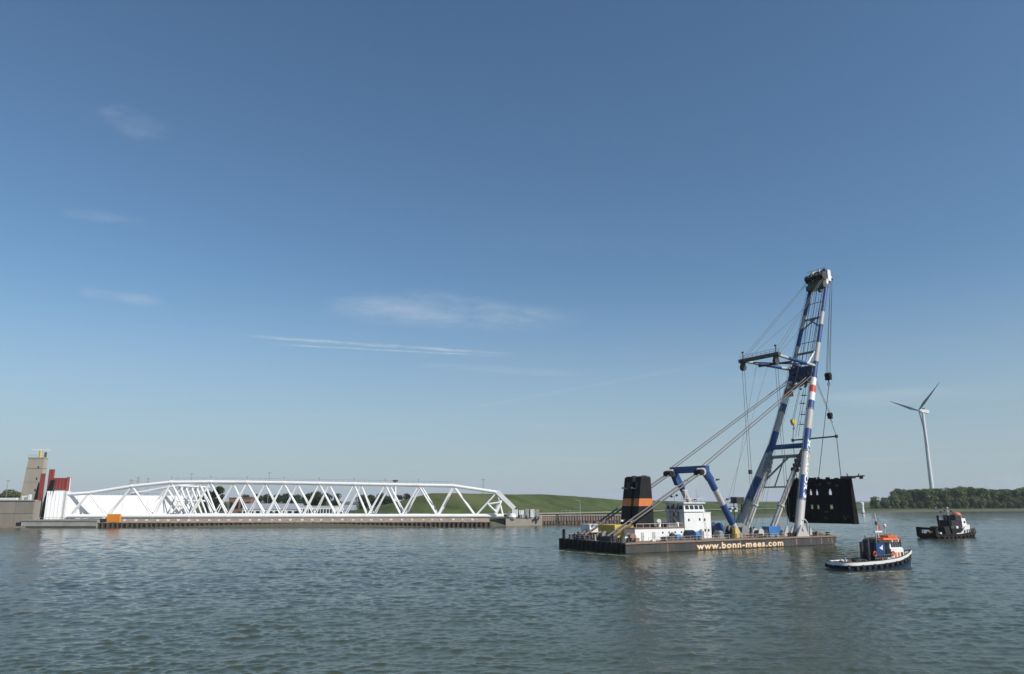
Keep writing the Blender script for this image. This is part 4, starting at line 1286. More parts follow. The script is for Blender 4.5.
    for k in range(5):
        mb.tube((24 + k * 1.6, 6, 11.1), (24 + k * 1.6, 6, 12.1), .04, n=5)
    mb.tube((24, 6, 12.1), (30.5, 6, 12.1), .04, n=5)
    bld(mb, 'roof_railing', M['white'], tw)
    bld(MB().tube((27.4, 9, 11.1), (27.4, 9, 15.5), .09, n=6).tube((26.4, 9, 14.2), (28.4, 9, 14.2), .06, n=5), 'signal_mast', M['white'], tw)
    bld(MB().box((26.7, 8.8, 11.9), (28.4, 9.2, 12.15)), 'radar_scanner', M['dark'], tw)
    for u0, h in ((24.6, 2.6), (29.6, 3.4), (30.2, 2.0)):
        bld(MB().tube((u0, 7.4, 11.1), (u0, 7.4, 11.1 + h), .035, n=5), 'antenna', M['grey'], tw)
    # aft lattice stair mast
    mb = MB()
    c0 = Vector((22.3, 8.0, 5.3))
    for dx in (0, 1.5):
        for dy in (0, 1.5):
            mb.tube(c0 + Vector((dx, dy, 0)), c0 + Vector((dx, dy, 5.6)), .08, n=6)
    for k in range(5):
        z = 5.3 + k * 1.2
        mb.tube((22.3, 8, z), (23.8, 8, z + 1.2), .06, n=5); mb.tube((23.8, 9.5, z), (22.3, 9.5, z + 1.2), .06, n=5)
        mb.box((22.2, 7.9, z), (23.9, 9.6, z + .06))
    sm = bld(mb, 'stair_mast', M['grey'])
    for k in range(3):
        mb = MB().box((22.1, 7.6, 6.0 + k * 1.9), (22.9, 8.1, 6.9 + k * 1.9))
        bld(mb, 'stair_panel', M['dark'], sm)
    mb = MB().tube((22.6, 8, 10.9), (22.6, 8, 14.0), .05, n=5)
    bld(mb, 'antenna', M['grey'], sm)
    for dx, dz_ in ((-.9, 12.6), (.9, 12.9)):
        bld(MB().tube((22.6, 8, 12.4), (22.6 + dx, 8, dz_), .04, n=5).lathe((22.6 + dx, 8, dz_ - .3), [(.05, 0), (.4, .3), (.05, .6)], 8), 'signal_shape', M['black'], sm)
    # grey-blue gear beside the tower
    for (u0, u1, v0, v1, h, m) in ((22.6, 25.2, 4.0, 5.4, 2.0, 'navy'), (25.6, 27.2, 4.2, 5.6, 1.6, 'bright_blue'), (27.4, 28.4, 4.2, 5.4, 1.9, 'grey'), (17.2, 18.2, 3.6, 4.6, 1.5, 'dark'),
                                   (19.0, 20.6, 3.8, 4.8, 1.1, 'bright_blue'), (34.6, 36.0, 5.0, 7.0, 1.6, 'grey')):
        mb = MB().box((u0, v0, DZ + .06), (u1, v1, DZ + h)); mb.frustum((u0 + .1, v0 + .1), (u1 - .1, v1 - .1), DZ + h, (u0 + .3, v0 + .3), (u1 - .3, v1 - .3), DZ + h + .25)
        lk = bld(mb, 'deck_locker', M[m])
        bld(MB().box((u0 + .2, v0 - .04, DZ + .3), (u1 - .2, v0, DZ + h - .2)), 'locker_door', M[m], lk)
    # ---- deck winches
    def winch(u0, v0, s, m):
        w = bld(MB().box((u0 - 1.6 * s, v0 - 1.3 * s, DZ + .06), (u0 + 1.6 * s, v0 + 1.3 * s, DZ + .45)), 'winch', M['dark'])
        bld(MB().tube((u0, v0 - 1.0 * s, DZ + 1.3 * s), (u0, v0 + 1.0 * s, DZ + 1.3 * s), .75 * s, n=14), 'drum', M['wire'], w, True)
        for y in (-1.05, 1.05):
            bld(MB().tube((u0, v0 + (y - .08) * s, DZ + 1.3 * s), (u0, v0 + (y + .08) * s, DZ + 1.3 * s), 1.15 * s, n=16), 'drum_flange', M[m], w, True)
        bld(MB().box((u0 + .9 * s, v0 - .5 * s, DZ + .45), (u0 + 1.7 * s, v0 + .5 * s, DZ + 1.5 * s)), 'winch_motor', M[m], w)
    for a in ((39.6, 11.5, 1.5, 'blue'), (36.8, 15, 1.6, 'navy'), (41.5, 15.5, 1.5, 'blue'), (47, 9, 1.2, 'grey'), (49.5, 13, 1.4, 'grey'), (52, 17, 1.3, 'grey'), (48.2, 4.5, .9, 'crane_white'),
              (65.8, 13.0, 1.2, 'grey'), (3.4, 12.6, .9, 'grey'), (67.6, 4.6, .7, 'rusty'), (70, 8.5, .8, 'dark'), (5.0, 4.2, .8, 'rusty'), (56, 20, 1.3, 'grey'), (51.2, 5.4, .8, 'dark')):
        winch(*a)
    # ---- bollards, vents, hatches, anchors around the deck edge
    def bollard(u0, v0):
        bld(MB().lathe((u0 - .45, v0, DZ + .06), [(.28, 0), (.28, .8), (.36, .85), (.36, 1.0)], 10).lathe((u0 + .45, v0, DZ + .06), [(.28, 0), (.28, .8), (.36, .85), (.36, 1.0)], 10)
            .box((u0 - .9, v0 - .4, DZ + .06), (u0 + .9, v0 + .4, DZ + .2)), 'bollard', M['dark'], root, True)
    for u0 in (2, 12, 23, 34, 45, 56, 66, 71.5):
        bollard(u0, 1.0)
    for v0 in (3.4, 9.8, 16.2, 22.6):
        bollard(1.3, v0)
    for k, v0 in enumerate((2.0, 5.6, 11.8, 14.4, 18.6, 20.6, 24.6, 25.4)):
        h = (1.1, 1.6, 1.3, 1.0, 1.7, 1.2, 2.1, 2.0)[k]
        bld(MB().tube((.5 + .3 * (k % 2), v0, DZ), (.5 + .3 * (k % 2), v0, DZ + h), .22 + .1 * (k % 3 == 0), n=8).lathe((.5 + .3 * (k % 2), v0, DZ + h), [(.3, 0), (.36, .1), (.1, .2)], 8), 'guide_post', M[('dark', 'black', 'crane_white', 'dark')[k % 4 if k < 5 else 1]], root, True)
    rs = random.Random(3)
    for k in range(46):
        u0 = rs.uniform(3, 72); v0 = rs.uniform(1.7, 4.3)
        if 56 < u0 < 65 or 6.5 < u0 < 23.5 and v0 > 3.2:
            continue
        h = rs.uniform(.35, 1.25); w = rs.uniform(.2, .7)
        m = rs.choice(['grey', 'dark', 'rusty', 'crane_white', 'rusty', 'olive', 'white', 'red'])
        if rs.random() < .5:
            mb = MB().lathe((u0, v0, DZ + .05), [(w * .5, 0), (w * .5, h * .75), (w * .8, h * .8), (w * .8, h), (w * .3, h * 1.12)], 10)
            bld(mb, 'vent_pipe', M[m], root, True)
        else:
            mb = MB().box((u0, v0, DZ + .05), (u0 + w * 1.6, v0 + w, DZ + h * .8)).frustum((u0 - .06, v0 - .06), (u0 + w * 1.6 + .06, v0 + w + .06), DZ + h * .8, (u0 + .1, v0 + .1), (u0 + w * 1.5, v0 + w * .8), DZ + h)
            bld(mb, 'deck_fitting', M[m])
    for k in range(70):
        u0 = rs.uniform(34, 72.5); v0 = rs.uniform(4.5, 20)
        if 52 < u0 < 59 and v0 < 9 or 59 < u0 < 66 and (v0 < 5 or v0 > 21):
            continue
        h = rs.uniform(.4, 2.3); w = rs.uniform(.25, .9)
        m = rs.choice(['grey', 'dark', 'rusty', 'crane_white', 'olive', 'dark', 'grey', 'blue'])
        if k % 3 == 0:
            bld(MB().tube((u0, v0, DZ), (u0, v0, DZ + h), w * .3, n=8).tube((u0 - w * .6, v0, DZ + h * .7), (u0 + w * .6, v0, DZ + h * .75), w * .16, n=6), 'pipe_stand', M[m], root, True)
        else:
            bld(MB().box((u0, v0, DZ + .05), (u0 + w * 1.4, v0 + w, DZ + h * .6)).box((u0 + .1, v0 + .1, DZ + h * .6), (u0 + w * .7, v0 + w * .8, DZ + h * .85)), 'deck_machine', M[m])
    for k in range(26):
        u0 = rs.uniform(.8, 6.0); v0 = rs.uniform(1.5, 24.5)
        if 4.2 < u0 and 9 < v0 < 16 or 3.2 < u0 and 17.5 < v0 < 22.5:
            continue
        h = rs.uniform(.5, 1.7); w = rs.uniform(.2, .6)
        bld(MB().box((u0, v0, DZ + .05), (u0 + w, v0 + w, DZ + h * .7)).tube((u0 + w / 2, v0 + w / 2, DZ + h * .6), (u0 + w / 2, v0 + w / 2, DZ + h), w * .3, n=8), 'deck_fitting', M[rs.choice(['dark', 'crane_white', 'rusty', 'white', 'grey', 'red', 'dark', 'orange'])])
    # rust patches at the bow side
    for (u0, u1, z0, z1) in ((62.9, 63.1, .5, 1.95), (67.2, 67.5, .2, 2.0), (70.1, 70.25, .6, 2.0), (71.6, 71.9, .3, 2.0), (57, 57.5, .4, 1.9), (36.2, 36.5, .2, 1.9), (12.3, 12.5, .1, 1.9)):
        bld(MB().box((u0, -.028, z0), (u1, -.001, z1)), 'rust_plate', M['rusty'], hull)
    # rail round the edge
    def rail(a, b, name='deck_railing'):
        a, b = Vector(a), Vector(b); n = max(2, int((b - a).length / 1.8)); mb = MB()
        for k in range(n + 1):
            c = a.lerp(b, k / n); mb.tube(c, c + Vector((0, 0, 1.05)), .045, n=5)
        for z in (.5, 1.05):
            mb.tube(a + Vector((0, 0, z)), b + Vector((0, 0, z)), .035, n=5)
        bld(mb, name, M['crane_white'])
    rail((7, .3, DZ + .05), (33, .3, DZ + .05)); rail((36, .3, DZ + .05), (54, .3, DZ + .05)); rail((BL - .3, 2, DZ + .05), (BL - .3, 24, DZ + .05)); rail((BL - 7, .3, DZ + .05), (BL - .4, .3, DZ + .05))
    rail((.25, 12, DZ + .05), (.25, 25, DZ + .05)); rail((2, BW - .3, DZ + .05), (55, BW - .3, DZ + .05))
    # yellow deck post gear and white davit near the bow
    bld(MB().box((39.4, 4.2, DZ + .06), (40.4, 5.2, DZ + 2.3)).box((40.5, 4.4, DZ + .06), (41.0, 5.0, DZ + 1.6)), 'control_stand', M['yellow'])
    bld(MB().poly([(63.8, 1.3, DZ), (63.8, 1.3, DZ + 3.6), (63.1, 1.5, DZ + 4.4), (62.4, 1.7, DZ + 4.1)], .2), 'davit', M['crane_white'], root, True)
    bld(MB().prism([(65.6, 2.2, DZ), (67.6, 2.2, DZ), (66.0, 2.2, DZ + 2.4)], (0, .3, 0)), 'brace_plate', M['crane_white'])
    bld(MB().prism([(56.6, 3.4, DZ), (58.6, 3.4, DZ), (58.6, 3.4, DZ + 2.6), (58.0, 3.4, DZ + 2.6)], (0, .3, 0)), 'brace_plate', M['crane_white'])
crane()

def on_deck():
    # things standing on the barge deck
    def dthing(name, label, cat, u, v, group=None): return thing(name, label, cat, vw(u, v, DZ + .06), VR, group)
    r = dthing('yellow_container', 'yellow steel container on the barge deck just aft of the funnels', 'container', 4.6, 9.4)
    b = MB().box((0, 0, 0), (5.6, 6.4, 3.55)).build('box', M['yellow'], r)
    for k in range(11):
        MB().box((.3 + k * .48, -.06, .2), (.52 + k * .48, 0, 3.35)).build('corrugation', M['yellow'], r)
        MB().box((-.06, .3 + k * .55, .2), (0, .55 + k * .55, 3.35)).build('corrugation', M['yellow'], r)
    for (x, y) in ((0, 0), (5.45, 0), (0, 6.25)):
        MB().box((x - .09, y - .09, 0), (x + .16, y + .16, 3.62)).build('corner_post', M['yellow'], r)
    r = dthing('white_locker', 'white locker with orange lower half at the stern of the crane barge', 'locker', 3.6, 18.0)
    MB().box((0, 0, 1.6), (3.4, 3.6, 3.4)).build('upper_box', M['white'], r)
    MB().box((-.05, -.05, 0), (3.45, 3.65, 1.6)).build('lower_box', M['orange'], r)
    MB().box((-.12, -.12, 3.4), (3.5, 3.7, 3.52)).build('lid', M['white'], r)
    r = dthing('blue_container', 'small bright blue container on deck at the foot of the near luffing strut', 'container', 53.2, 5.2)
    MB().box((0, 0, 0), (4.6, 2.4, 2.5)).build('box', M['bright_blue'], r)
    for k in range(10):
        MB().box((.25 + k * .43, -.06, .15), (.45 + k * .43, 0, 2.35)).build('corrugation', M['bright_blue'], r)
    for x in (0, 4.45):
        MB().box((x - .08, -.09, 0), (x + .16, .12, 2.56)).build('corner_post', M['bright_blue'], r)
    r = dthing('orange_float', 'orange rescue float with red end lying on deck beside the white locker', 'float', 3.2, 15.4)
    MB().tube((0, 0, .55), (1.6, .2, .55), .55, n=14).build('body', M['bright_orange'], r, True)
    MB().tube((-.05, 0, .55), (.1, .02, .55), .6, n=14).build('band', M['red'], r, True)
    # lifting gear and lock gate hanging before the bow
    GU = 88.0
    def lw(u, v, z): return vw(u, v, z)
    barN, barF = Vector((GU, 7.2, 30.4)), Vector((GU, 22.9, 30.3))
    r = thing('spreader_bar', 'slender green-grey spreader bar with slings above the black lock gate', 'lifting gear', vw(GU, 15, 30.3), VR)
    o = Vector((GU, 15, 30.3))
    MB().tube(barN - o, barF - o, .24, n=10).build('bar', M['olive'], r, True)
    for e in (barN, barF):
        MB().box(tuple(e - o + Vector((-.35, -.3, -.45))), tuple(e - o + Vector((.35, .3, .45)))).build('end_fitting', M['dark'], r)
    gz = 18.0
    for p, q in ((Vector((88.6, 8.7, 34.1)), barN), (Vector((87.4, 21.9, 33.5)), barF), (barN, Vector((GU + .3 + 1.4, 8.2, gz))), (barF, Vector((GU + .3 - 1.3, 21.8, gz))), (Vector((92.4, 11.4, 46.4)), Vector((GU + .3, 15.0, gz)))):
        MB().tube(p - o, q - o, .10, n=6).build('sling', M['wire'], r)
    # lock gate with six openings; local x = -v (towards camera side), y = u
    r = thing('lock_gate', 'black steel lock gate with six small openings hanging before the crane bow', 'lock gate', vw(GU, 15, 5.1), VR + R(11))
    r.scale = (1.5, .93, 1)
    H = 12.9
    v0, v1 = -10.6, 10.8              # near .. far, local v
    holes = [(8.6 - 1.2, 2), (6.4 - 1.0, 2), (1.6, 2.2)]
    def col(x0, x1, z0, z1, nm='plate'):
        MB().box((0, x0, z0), (.22, x1, z1)).build(nm, M['gate_black'], r)
    # hole columns (centre, half width)
    hc = [(-3.7, .5), (.7, .36), (2.8, .40)]
    rows = [(4.0, 5.3), (8.2, 9.9)]
    col(v0, v1, 0, rows[0][0]); col(v0, v1, rows[0][1], rows[1][0]); col(v0, v1, rows[1][1], H)
    for (z0, z1) in rows:
        x = v0
        for c, h in hc:
            col(x, c - h, z0, z1); x = c + h
        col(x, v1, z0, z1)
    # neck: narrow upper part of the upper openings
    for c, h in hc:
        for s in (-1, 1):
            MB().box((-.03, c + s * h - (.2 if s > 0 else 0), 9.3), (.2, c + s * h + (.2 if s < 0 else 0), 9.9)).build('opening_cheek', M['black'], r)
    # side posts, girders, bulged far edge, lugs, top walkway
    MB().prism([(-.3, v0 - .15, -.2), (1.9, v0 - .15, -.2), (.5, v0 - .15, H), (-.3, v0 - .15, H)], (0, .7, 0)).build('side_post', M['gate_black'], r)
    MB().box((.22, v0 + .6, -.15), (1.8, v1 - .6, .5)).build('sill_beam', M['gate_black'], r)
    MB().prism([(-.3, v1, 0), (-.3, v1 + 1.0, 4), (-.3, v1 + 1.4, 8.5), (-.3, v1 - .2, 12.0), (-.3, v1 - .6, 12.0), (-.3, v1 - .6, 0)], (1.2, 0, 0)).build('side_post', M['gate_black'], r)
    for z in (2.2, 6.6, 11.0):
        MB().box((-.22, v0 + .56, z), (0, v1 - .6, z + .28)).build('girder', M['gate_black'], r)
    for k in range(8):
        y = v0 + 1.2 + k * 2.7
        if all(abs(y - c) > h + .2 for c, h in hc):
            MB().box((-.18, y, .3), (0, y + .16, H - .3)).build('stiffener', M['gate_black'], r)
    for y in (-7.6, 0.0, 7.5):
        MB().box((.1, y - .3, H), (.6, y + .3, H + .6)).build('lifting_lug', M['dark'], r)
    rg = random.Random(5)
    for k in range(18):
        y = rg.uniform(v0 + .5, v1 - 2); w_ = rg.uniform(.3, 1.3)
        MB().box((rg.uniform(-.3, .1), y, H), (rg.uniform(.3, .8), y + w_, H + rg.uniform(.12, .55))).build('top_fitting', M['gate_black'], r)
    for k in range(12):
        y = rg.uniform(v0 + .8, v1 - 1.5); z = rg.uniform(.6, 3.0) if k % 2 else rg.uniform(10.6, 12.2)
        MB().box((-.3, y, z), (0, y + rg.uniform(.3, 1.0), z + rg.uniform(.2, .7))).build('face_fitting', M['dark'], r)
    MB().box((-.3, v0 - 1.0, H + .02), (1.1, v0 + 2.8, H + .7)).build('walkway', M['dark'], r)
    mb = MB().beam((.4, v0 - 1, H + .5), (.4, v0 - 4.2, H + .7), .5, .35).tube((.4, v0 - 2, H + .3), (.4, v0 - 2.6, H + 1.3), .15, n=6).tube((.4, v0 + 1, H + .5), (.4, v0 + 1.2, H + 1.5), .15, n=6)
    mb.box((.1, v0 - 3.6, H - .2), (.7, v0 - 2.8, H + .5))
    mb.build('latch_arm', M['dark'], r)
on_deck()

# ---------------------------------------------------------------- tugs
def tug_hull(root, L, B, sheer, mats, fender_gap, nf, tyre_r):
    """mats: underwater/lower side, bulwark, deck"""
    st = np.concatenate([[0, .006, .02, .04, .07, .1], np.linspace(.14, 1, 22)])
    def hbr(t):
        if t < .14: return B / 2 * max(.12, (1 - (1 - t / .14) ** 2) ** .5)
        if t < .55: return B / 2
        return B / 2 * max(0.02, (1 - ((t - .55) / .45) ** 2.4))
    def sh(t): return np.interp(t, [0, .15, .45, .7, .85, 1], sheer)
    bw = fender_gap
    zl = lambda t: [(-.8, .80), (.25, .94), (max(.45, sh(t) - bw - .02), 1.0), (sh(t) - bw, 1.0), (sh(t), 1.03)]
    mb = MB(); V = []; 
    for s in (-1, 1):
        base = len(V)
        for t in st:
            for (z, k) in zl(t):
                rake = 1 + .0 * z
                x = t * L + (0.22 * max(0, z) * (t ** 6) * 1.5)
                V.append((x, s * hbr(t) * k, z))
    n = len(st)
    fs = [[], [], []]
    for si in (0, 1):
        o = si * n * 5
        for i in range(n - 1):
            for j in range(4):
                q = (o + i * 5 + j, o + (i + 1) * 5 + j, o + (i + 1) * 5 + j + 1, o + i * 5 + j + 1)
                fs[0 if j < 3 else 1].append(q)
    mid = n * 5
    for j in range(4):   # transom and stem
        fs[0 if j < 3 else 1].append((j, j + 1, mid + j + 1, mid + j))
        e = (n - 1) * 5
        fs[0 if j < 3 else 1].append((e + j, e + j + 1, mid + e + j + 1, mid + e + j))
    for i in range(n - 1):
        fs[2].append((i * 5 + 2, (i + 1) * 5 + 2, mid + (i + 1) * 5 + 2, mid + i * 5 + 2))
    mb.v = V
    for k in range(3):
        for f in fs[k]:
            mb.f.append(list(f)); mb.mi.append(k)
    hull = mb.build('hull', mats, root, True)
    for s in (-1, 1):
        fb = MB()
        for i in range(n - 1):
            a, b = st[i], st[i + 1]
            fb.tube((a * L, s * hbr(a) * 1.02, sh(a) - bw - .05), (b * L + .2 * (b ** 6), s * hbr(b) * 1.02, sh(b) - bw - .05), .13, n=6)
            fb.tube((a * L, s * hbr(a) * 1.03, sh(a)), (b * L + .3 * (b ** 6) * sh(b), s * hbr(b) * 1.03, sh(b)), .07, n=5)
        fb.build('rub_rail', M['rubber'], hull)
        for k in range(nf):
            t = .06 + .88 * k / (nf - 1)
            c = Vector((t * L, s * (hbr(t) * 1.0 + .12), sh(t) - bw - .2 - .12 * (k % 2)))
            MB().tube(c - Vector((0, .14, 0)), c + Vector((0, .14, 0)), tyre_r, n=12).build('tyre_fender', M['rubber'], hull, True)
    return hull, hbr, sh

def tug_one():
    a = ground(825.5, 572.5); b = ground(911, 567.5)
    d = b - a
    L = d.length
    mid_off = 2.6
    rz = math.atan2(d.y, d.x)
    nrm = Vector((-math.sin(rz), math.cos(rz), 0))
    r = thing('tugboat', 'small tugboat with white bulwark, blue hull and orange wheelhouse roof, in front', 'tugboat', a + nrm * mid_off + d.normalized() * 4.8, rz)
    r.scale = (.935, .95, 1.0)
    hull, hb, sh = tug_hull(r, L, 5.6, [1.45, 1.4, 1.5, 1.85, 2.3, 2.8], [M['tug_blue'], M['white'], M['dark']], .66, 13, .34)
    s = L / 19.5
    # aft casing: dark, then white wheelhouse with orange roof
    x0 = 8.7 * s
    cs = MB().box((x0, -1.6, .4), (x0 + 4.6, 1.6, 2.4)).build('deckhouse', M['navy'], r)
    MB().frustum((x0 + .1, -1.5), (x0 + 3.0, 1.5), 2.4, (x0 + .3, -1.4), (x0 + 3.0, 1.4), 4.3).build('engine_casing', M['navy'], r)
    # blue panel with white emblem on the casing side
    pn = MB().box((x0 + .5, -1.62, 2.45), (x0 + 2.9, -1.52, 4.25)).build('casing_panel', M['panel_blue'], r)
    MB().prism([(x0 + 1.3, -1.66, 3.45), (x0 + 1.9, -1.66, 3.7), (x0 + 2.3, -1.66, 3.95), (x0 + 2.2, -1.66, 3.4), (x0 + 2.3, -1.66, 3.05), (x0 + 1.8, -1.66, 3.2)], (0, .03, 0)).build('emblem', M['white'], pn)
    MB().tube((x0 - .6, -.7, .5), (x0 - .6, -.7, 4.6), .32, n=10).tube((x0 - .6, -.7, 4.6), (x0 - .8, -.7, 5.0), .34, n=10).build('exhaust_stack', M['dark'], r, True)
    MB().tube((x0 - .6, .7, .5), (x0 - .6, .7, 4.4), .32, n=10).build('exhaust_stack', M['dark'], r, True)
    wx = x0 + 4.4
    wh = MB().frustum((wx, -1.75), (wx + 3.6, 1.75), .8, (wx + .0, -1.7), (wx + 3.5, 1.7), 3.25).build('wheelhouse', M['white'], r)
    up = MB().frustum((wx - .2, -1.65), (wx + 3.3, 1.65), 3.25, (wx + .1, -1.5), (wx + 3.0, 1.5), 4.75).build('bridge', M['white'], r)
    for k in range(5):      # near side windows
        u0 = wx + .25 + k * .62
        MB().prism([(u0, -1.70, 3.5), (u0 + .46, -1.70, 3.5), (u0 + .46, -1.60, 4.45), (u0, -1.60, 4.45)], (0, .05, 0)).build('window', M['glass'], up)
    for k in range(4):      # forward windows
        y0 = -1.4 + k * .75
        MB().prism([(wx + 3.30, y0, 3.5), (wx + 3.30, y0 + .55, 3.5), (wx + 3.12, y0 + .55, 4.45), (wx + 3.12, y0, 4.45)], (.05, 0, 0)).build('window', M['glass'], up)
    for k, m in ((0, 'orange'), (1, 'orange'), (2, 'dark')):
        MB().box((wx + .9 + k * .9, -1.80, 1.7), (wx + 1.4 + k * .9, -1.73, 2.6)).build('side_panel', M[m], wh)
    MB().box((wx - 1.3, -1.70, .8), (wx - .1, -1.6, 3.1)).build('doorway', M['black'], r)
    mx_ = x0 + 3.6
    rf = MB().frustum((wx - 1.9, -1.8), (wx + 2.7, 1.8), 4.75, (wx - 1.6, -1.5), (wx + 2.3, 1.5), 5.1).build('roof', M['bright_orange'], r)
    MB().frustum((wx + 2.7, -1.75), (wx + 3.7, 1.75), 4.5, (wx + 2.6, -1.5), (wx + 3.1, 1.5), 5.0).build('visor', M['dark'], r)
    MB().frustum((x0 + .6, -1.6), (wx - 1.9, 1.6), 4.3, (x0 + 1.0, -1.3), (wx - 1.9, 1.3), 4.9).build('casing_roof', M['dark'], r)
    rq = random.Random(21)
    for k in range(34):
        x = rq.uniform(1.2, x0 - .2) if k < 20 else rq.uniform(x0, wx + 3.0)
        y = rq.uniform(-2.3, 2.0) if k < 20 else rq.choice((rq.uniform(-2.3, -1.9), rq.uniform(-1.2, 1.2)))
        zb = .7 if k < 20 else (1.0 if y < -1.8 else 4.9)
        w_, h_ = rq.uniform(.12, .4), rq.uniform(.25, .8)
        mm = M[rq.choice(['dark', 'rusty', 'grey', 'white', 'bright_orange', 'olive', 'dark', 'black'])]
        if k % 3 == 0:
            MB().lathe((x, y, zb), [(w_, 0), (w_ * 1.3, .08), (w_ * 1.3, .2), (w_ * .6, .3)], 10).build('rope_coil', mm, r, True)
        else:
            MB().box((x, y, zb), (x + w_ * 1.5, y + w_, zb + h_)).tube((x + w_ * .5, y + w_ * .5, zb + h_), (x + w_ * .5, y + w_ * .5, zb + h_ + .3), .06, n=5).build('deck_gear', mm, r)
    rl = MB()
    for k in range(9):
        x = x0 - .4 + k * .62
        rl.tube((x, -1.95, 1.2), (x, -1.95, 2.3), .035, n=5)
    for z in (1.75, 2.3):
        rl.tube((x0 - .4, -1.95, z), (x0 + 4.6, -1.95, z), .03, n=5)
    rl.build('side_railing', M['grey'], r)
    st_ = MB()
    for (xa, za, xb, zb) in ((mx_ - .3, 9.0, 2.0, 1.6), (mx_ - .3, 9.0, 18.3, 2.8), (mx_ - .3, 8.0, x0 - .5, 2.0)):
        st_.tube((xa, 0, za), (xb, 0, zb), .022, n=4)
    st_.build('mast_stay', M['wire'], r)
    MB().box((x0 + 1.2, -1.7, 4.3), (x0 + 4.3, 1.7, 4.75)).build('roof_box', M['dark'], r)
    MB().box((wx + .3, -1.2, 5.15), (wx + 2.8, 1.2, 5.5)).build('roof_raft', M['orange'], rf)
    for k in range(4):
        MB().box((wx + .2 + k * .85, -1.95, 4.4), (wx + .45 + k * .85, -1.75, 4.75)).build('roof_light', M['orange'] if k % 2 else M['white'], rf)
    for k in range(5):
        MB().tube((x0 + 2 + k * 1.4, -1.5, 5.1), (x0 + 2 + k * 1.4, -1.5, 5.85), .035, n=5).tube((x0 + 2 + k * 1.4, -1.5, 5.85), (x0 + 3.4 + k * 1.4, -1.5, 5.85), .03, n=5).build('roof_railing', M['grey'], rf)
    mx = x0 + 3.6
    ms = MB().tube((mx, 0, 5), (mx - .4, 0, 9.4), .10, .05, n=8).build('mast', M['white'], r, True)
    MB().box((mx - 1.1, -.2, 6.0), (mx + .9, .2, 6.25)).build('radar_scanner', M['white'], ms)
    MB().tube((mx - 1.0, 0, 8.6), (mx + .5, 0, 8.8), .06, n=6).tube((mx - 1.0, 0, 8.6), (mx - .5, 0, 9.6), .04, n=5).build('yard', M['grey'], ms)
    MB().box((mx - .5, -.15, 7.3), (mx - .2, .15, 7.9)).build('lantern', M['dark'], ms)
    MB().box((mx + .15, -.02, 6.4), (mx + .75, .02, 7.2)).build('flag', M['red'], ms)
    m2 = MB().tube((wx + 1.2, 0, 5.1), (wx + 1.2, 0, 7.0), .05, n=6).build('searchlight_post', M['white'], r)
    MB().lathe((wx + 1.2, 0, 6.8), [(.1, 0), (.25, .15), (.25, .5), (.1, .65)], 8).build('searchlight', M['white'], m2, True)
    # deck gear
    for (x, y, rad) in ((x0 - .3, -1.85, .38), (wx + .35, -1.85, .34)):
        for k in range(12):
            pass
        mb = MB(); n = 14
        pts = [(x + rad * math.cos(2 * math.pi * i / n), y, 2.5 + rad * math.sin(2 * math.pi * i / n)) for i in range(n + 1)]
        mb.poly(pts, .09, 6).build('lifebuoy', M['bright_orange'], r, True)
    MB().tube((5.2 * s, 0, .4), (5.2 * s, 0, 1.7), .28, n=10).tube((5.2 * s, -.9, 1.4), (5.2 * s, .9, 1.4), .16, n=8).build('towing_bitt', M['dark'], r, True)
    w = MB().box((6.6 * s, -1, .4), (7.6 * s, 1, .8)).build('towing_winch', M['dark'], r)
    MB().tube((7.1 * s, -.9, 1.1), (7.1 * s, .9, 1.1), .45, n=12).build('drum', M['wire'], w, True)
    MB().tube((4.5 * s, -1.9, .4), (4.2 * s, -1.9, 4.6), .05, n=6).tube((4.3 * s, -1.9, 3.6), (3.0 * s, -1.9, 4.4), .04, n=5).build('derrick', M['grey'], r)
    for k in range(4):
        MB().tube((2 + k * 1.3, -2.2, 1.0), (2 + k * 1.3, -2.2, 1.75), .12, n=8).build('bollard', M['dark'] if k % 2 else M['rusty'], r, True)
    MB().box((wx - 1.9, -2.3, 1.3), (wx - .7, -1.8, 1.75)).build('fish_box', M['white'], r)
    for t in (.93, .88):
        MB().tube((t * L, 0, 1.4), (t * L, 0, 2.9), .15, n=8).build('bow_bitt', M['dark'], r, True)
    mb = MB()
    for k in range(6):
        y = -1.6 + k * .64
        mb.tube((wx + 4.4, y, 1.6), (wx + 4.4, y, 2.8), .04, n=5)
    mb.tube((wx + 4.4, -1.6, 2.8), (wx + 4.4, 1.6, 2.8), .04, n=5)
    mb.build('bow_railing', M['grey'], r)

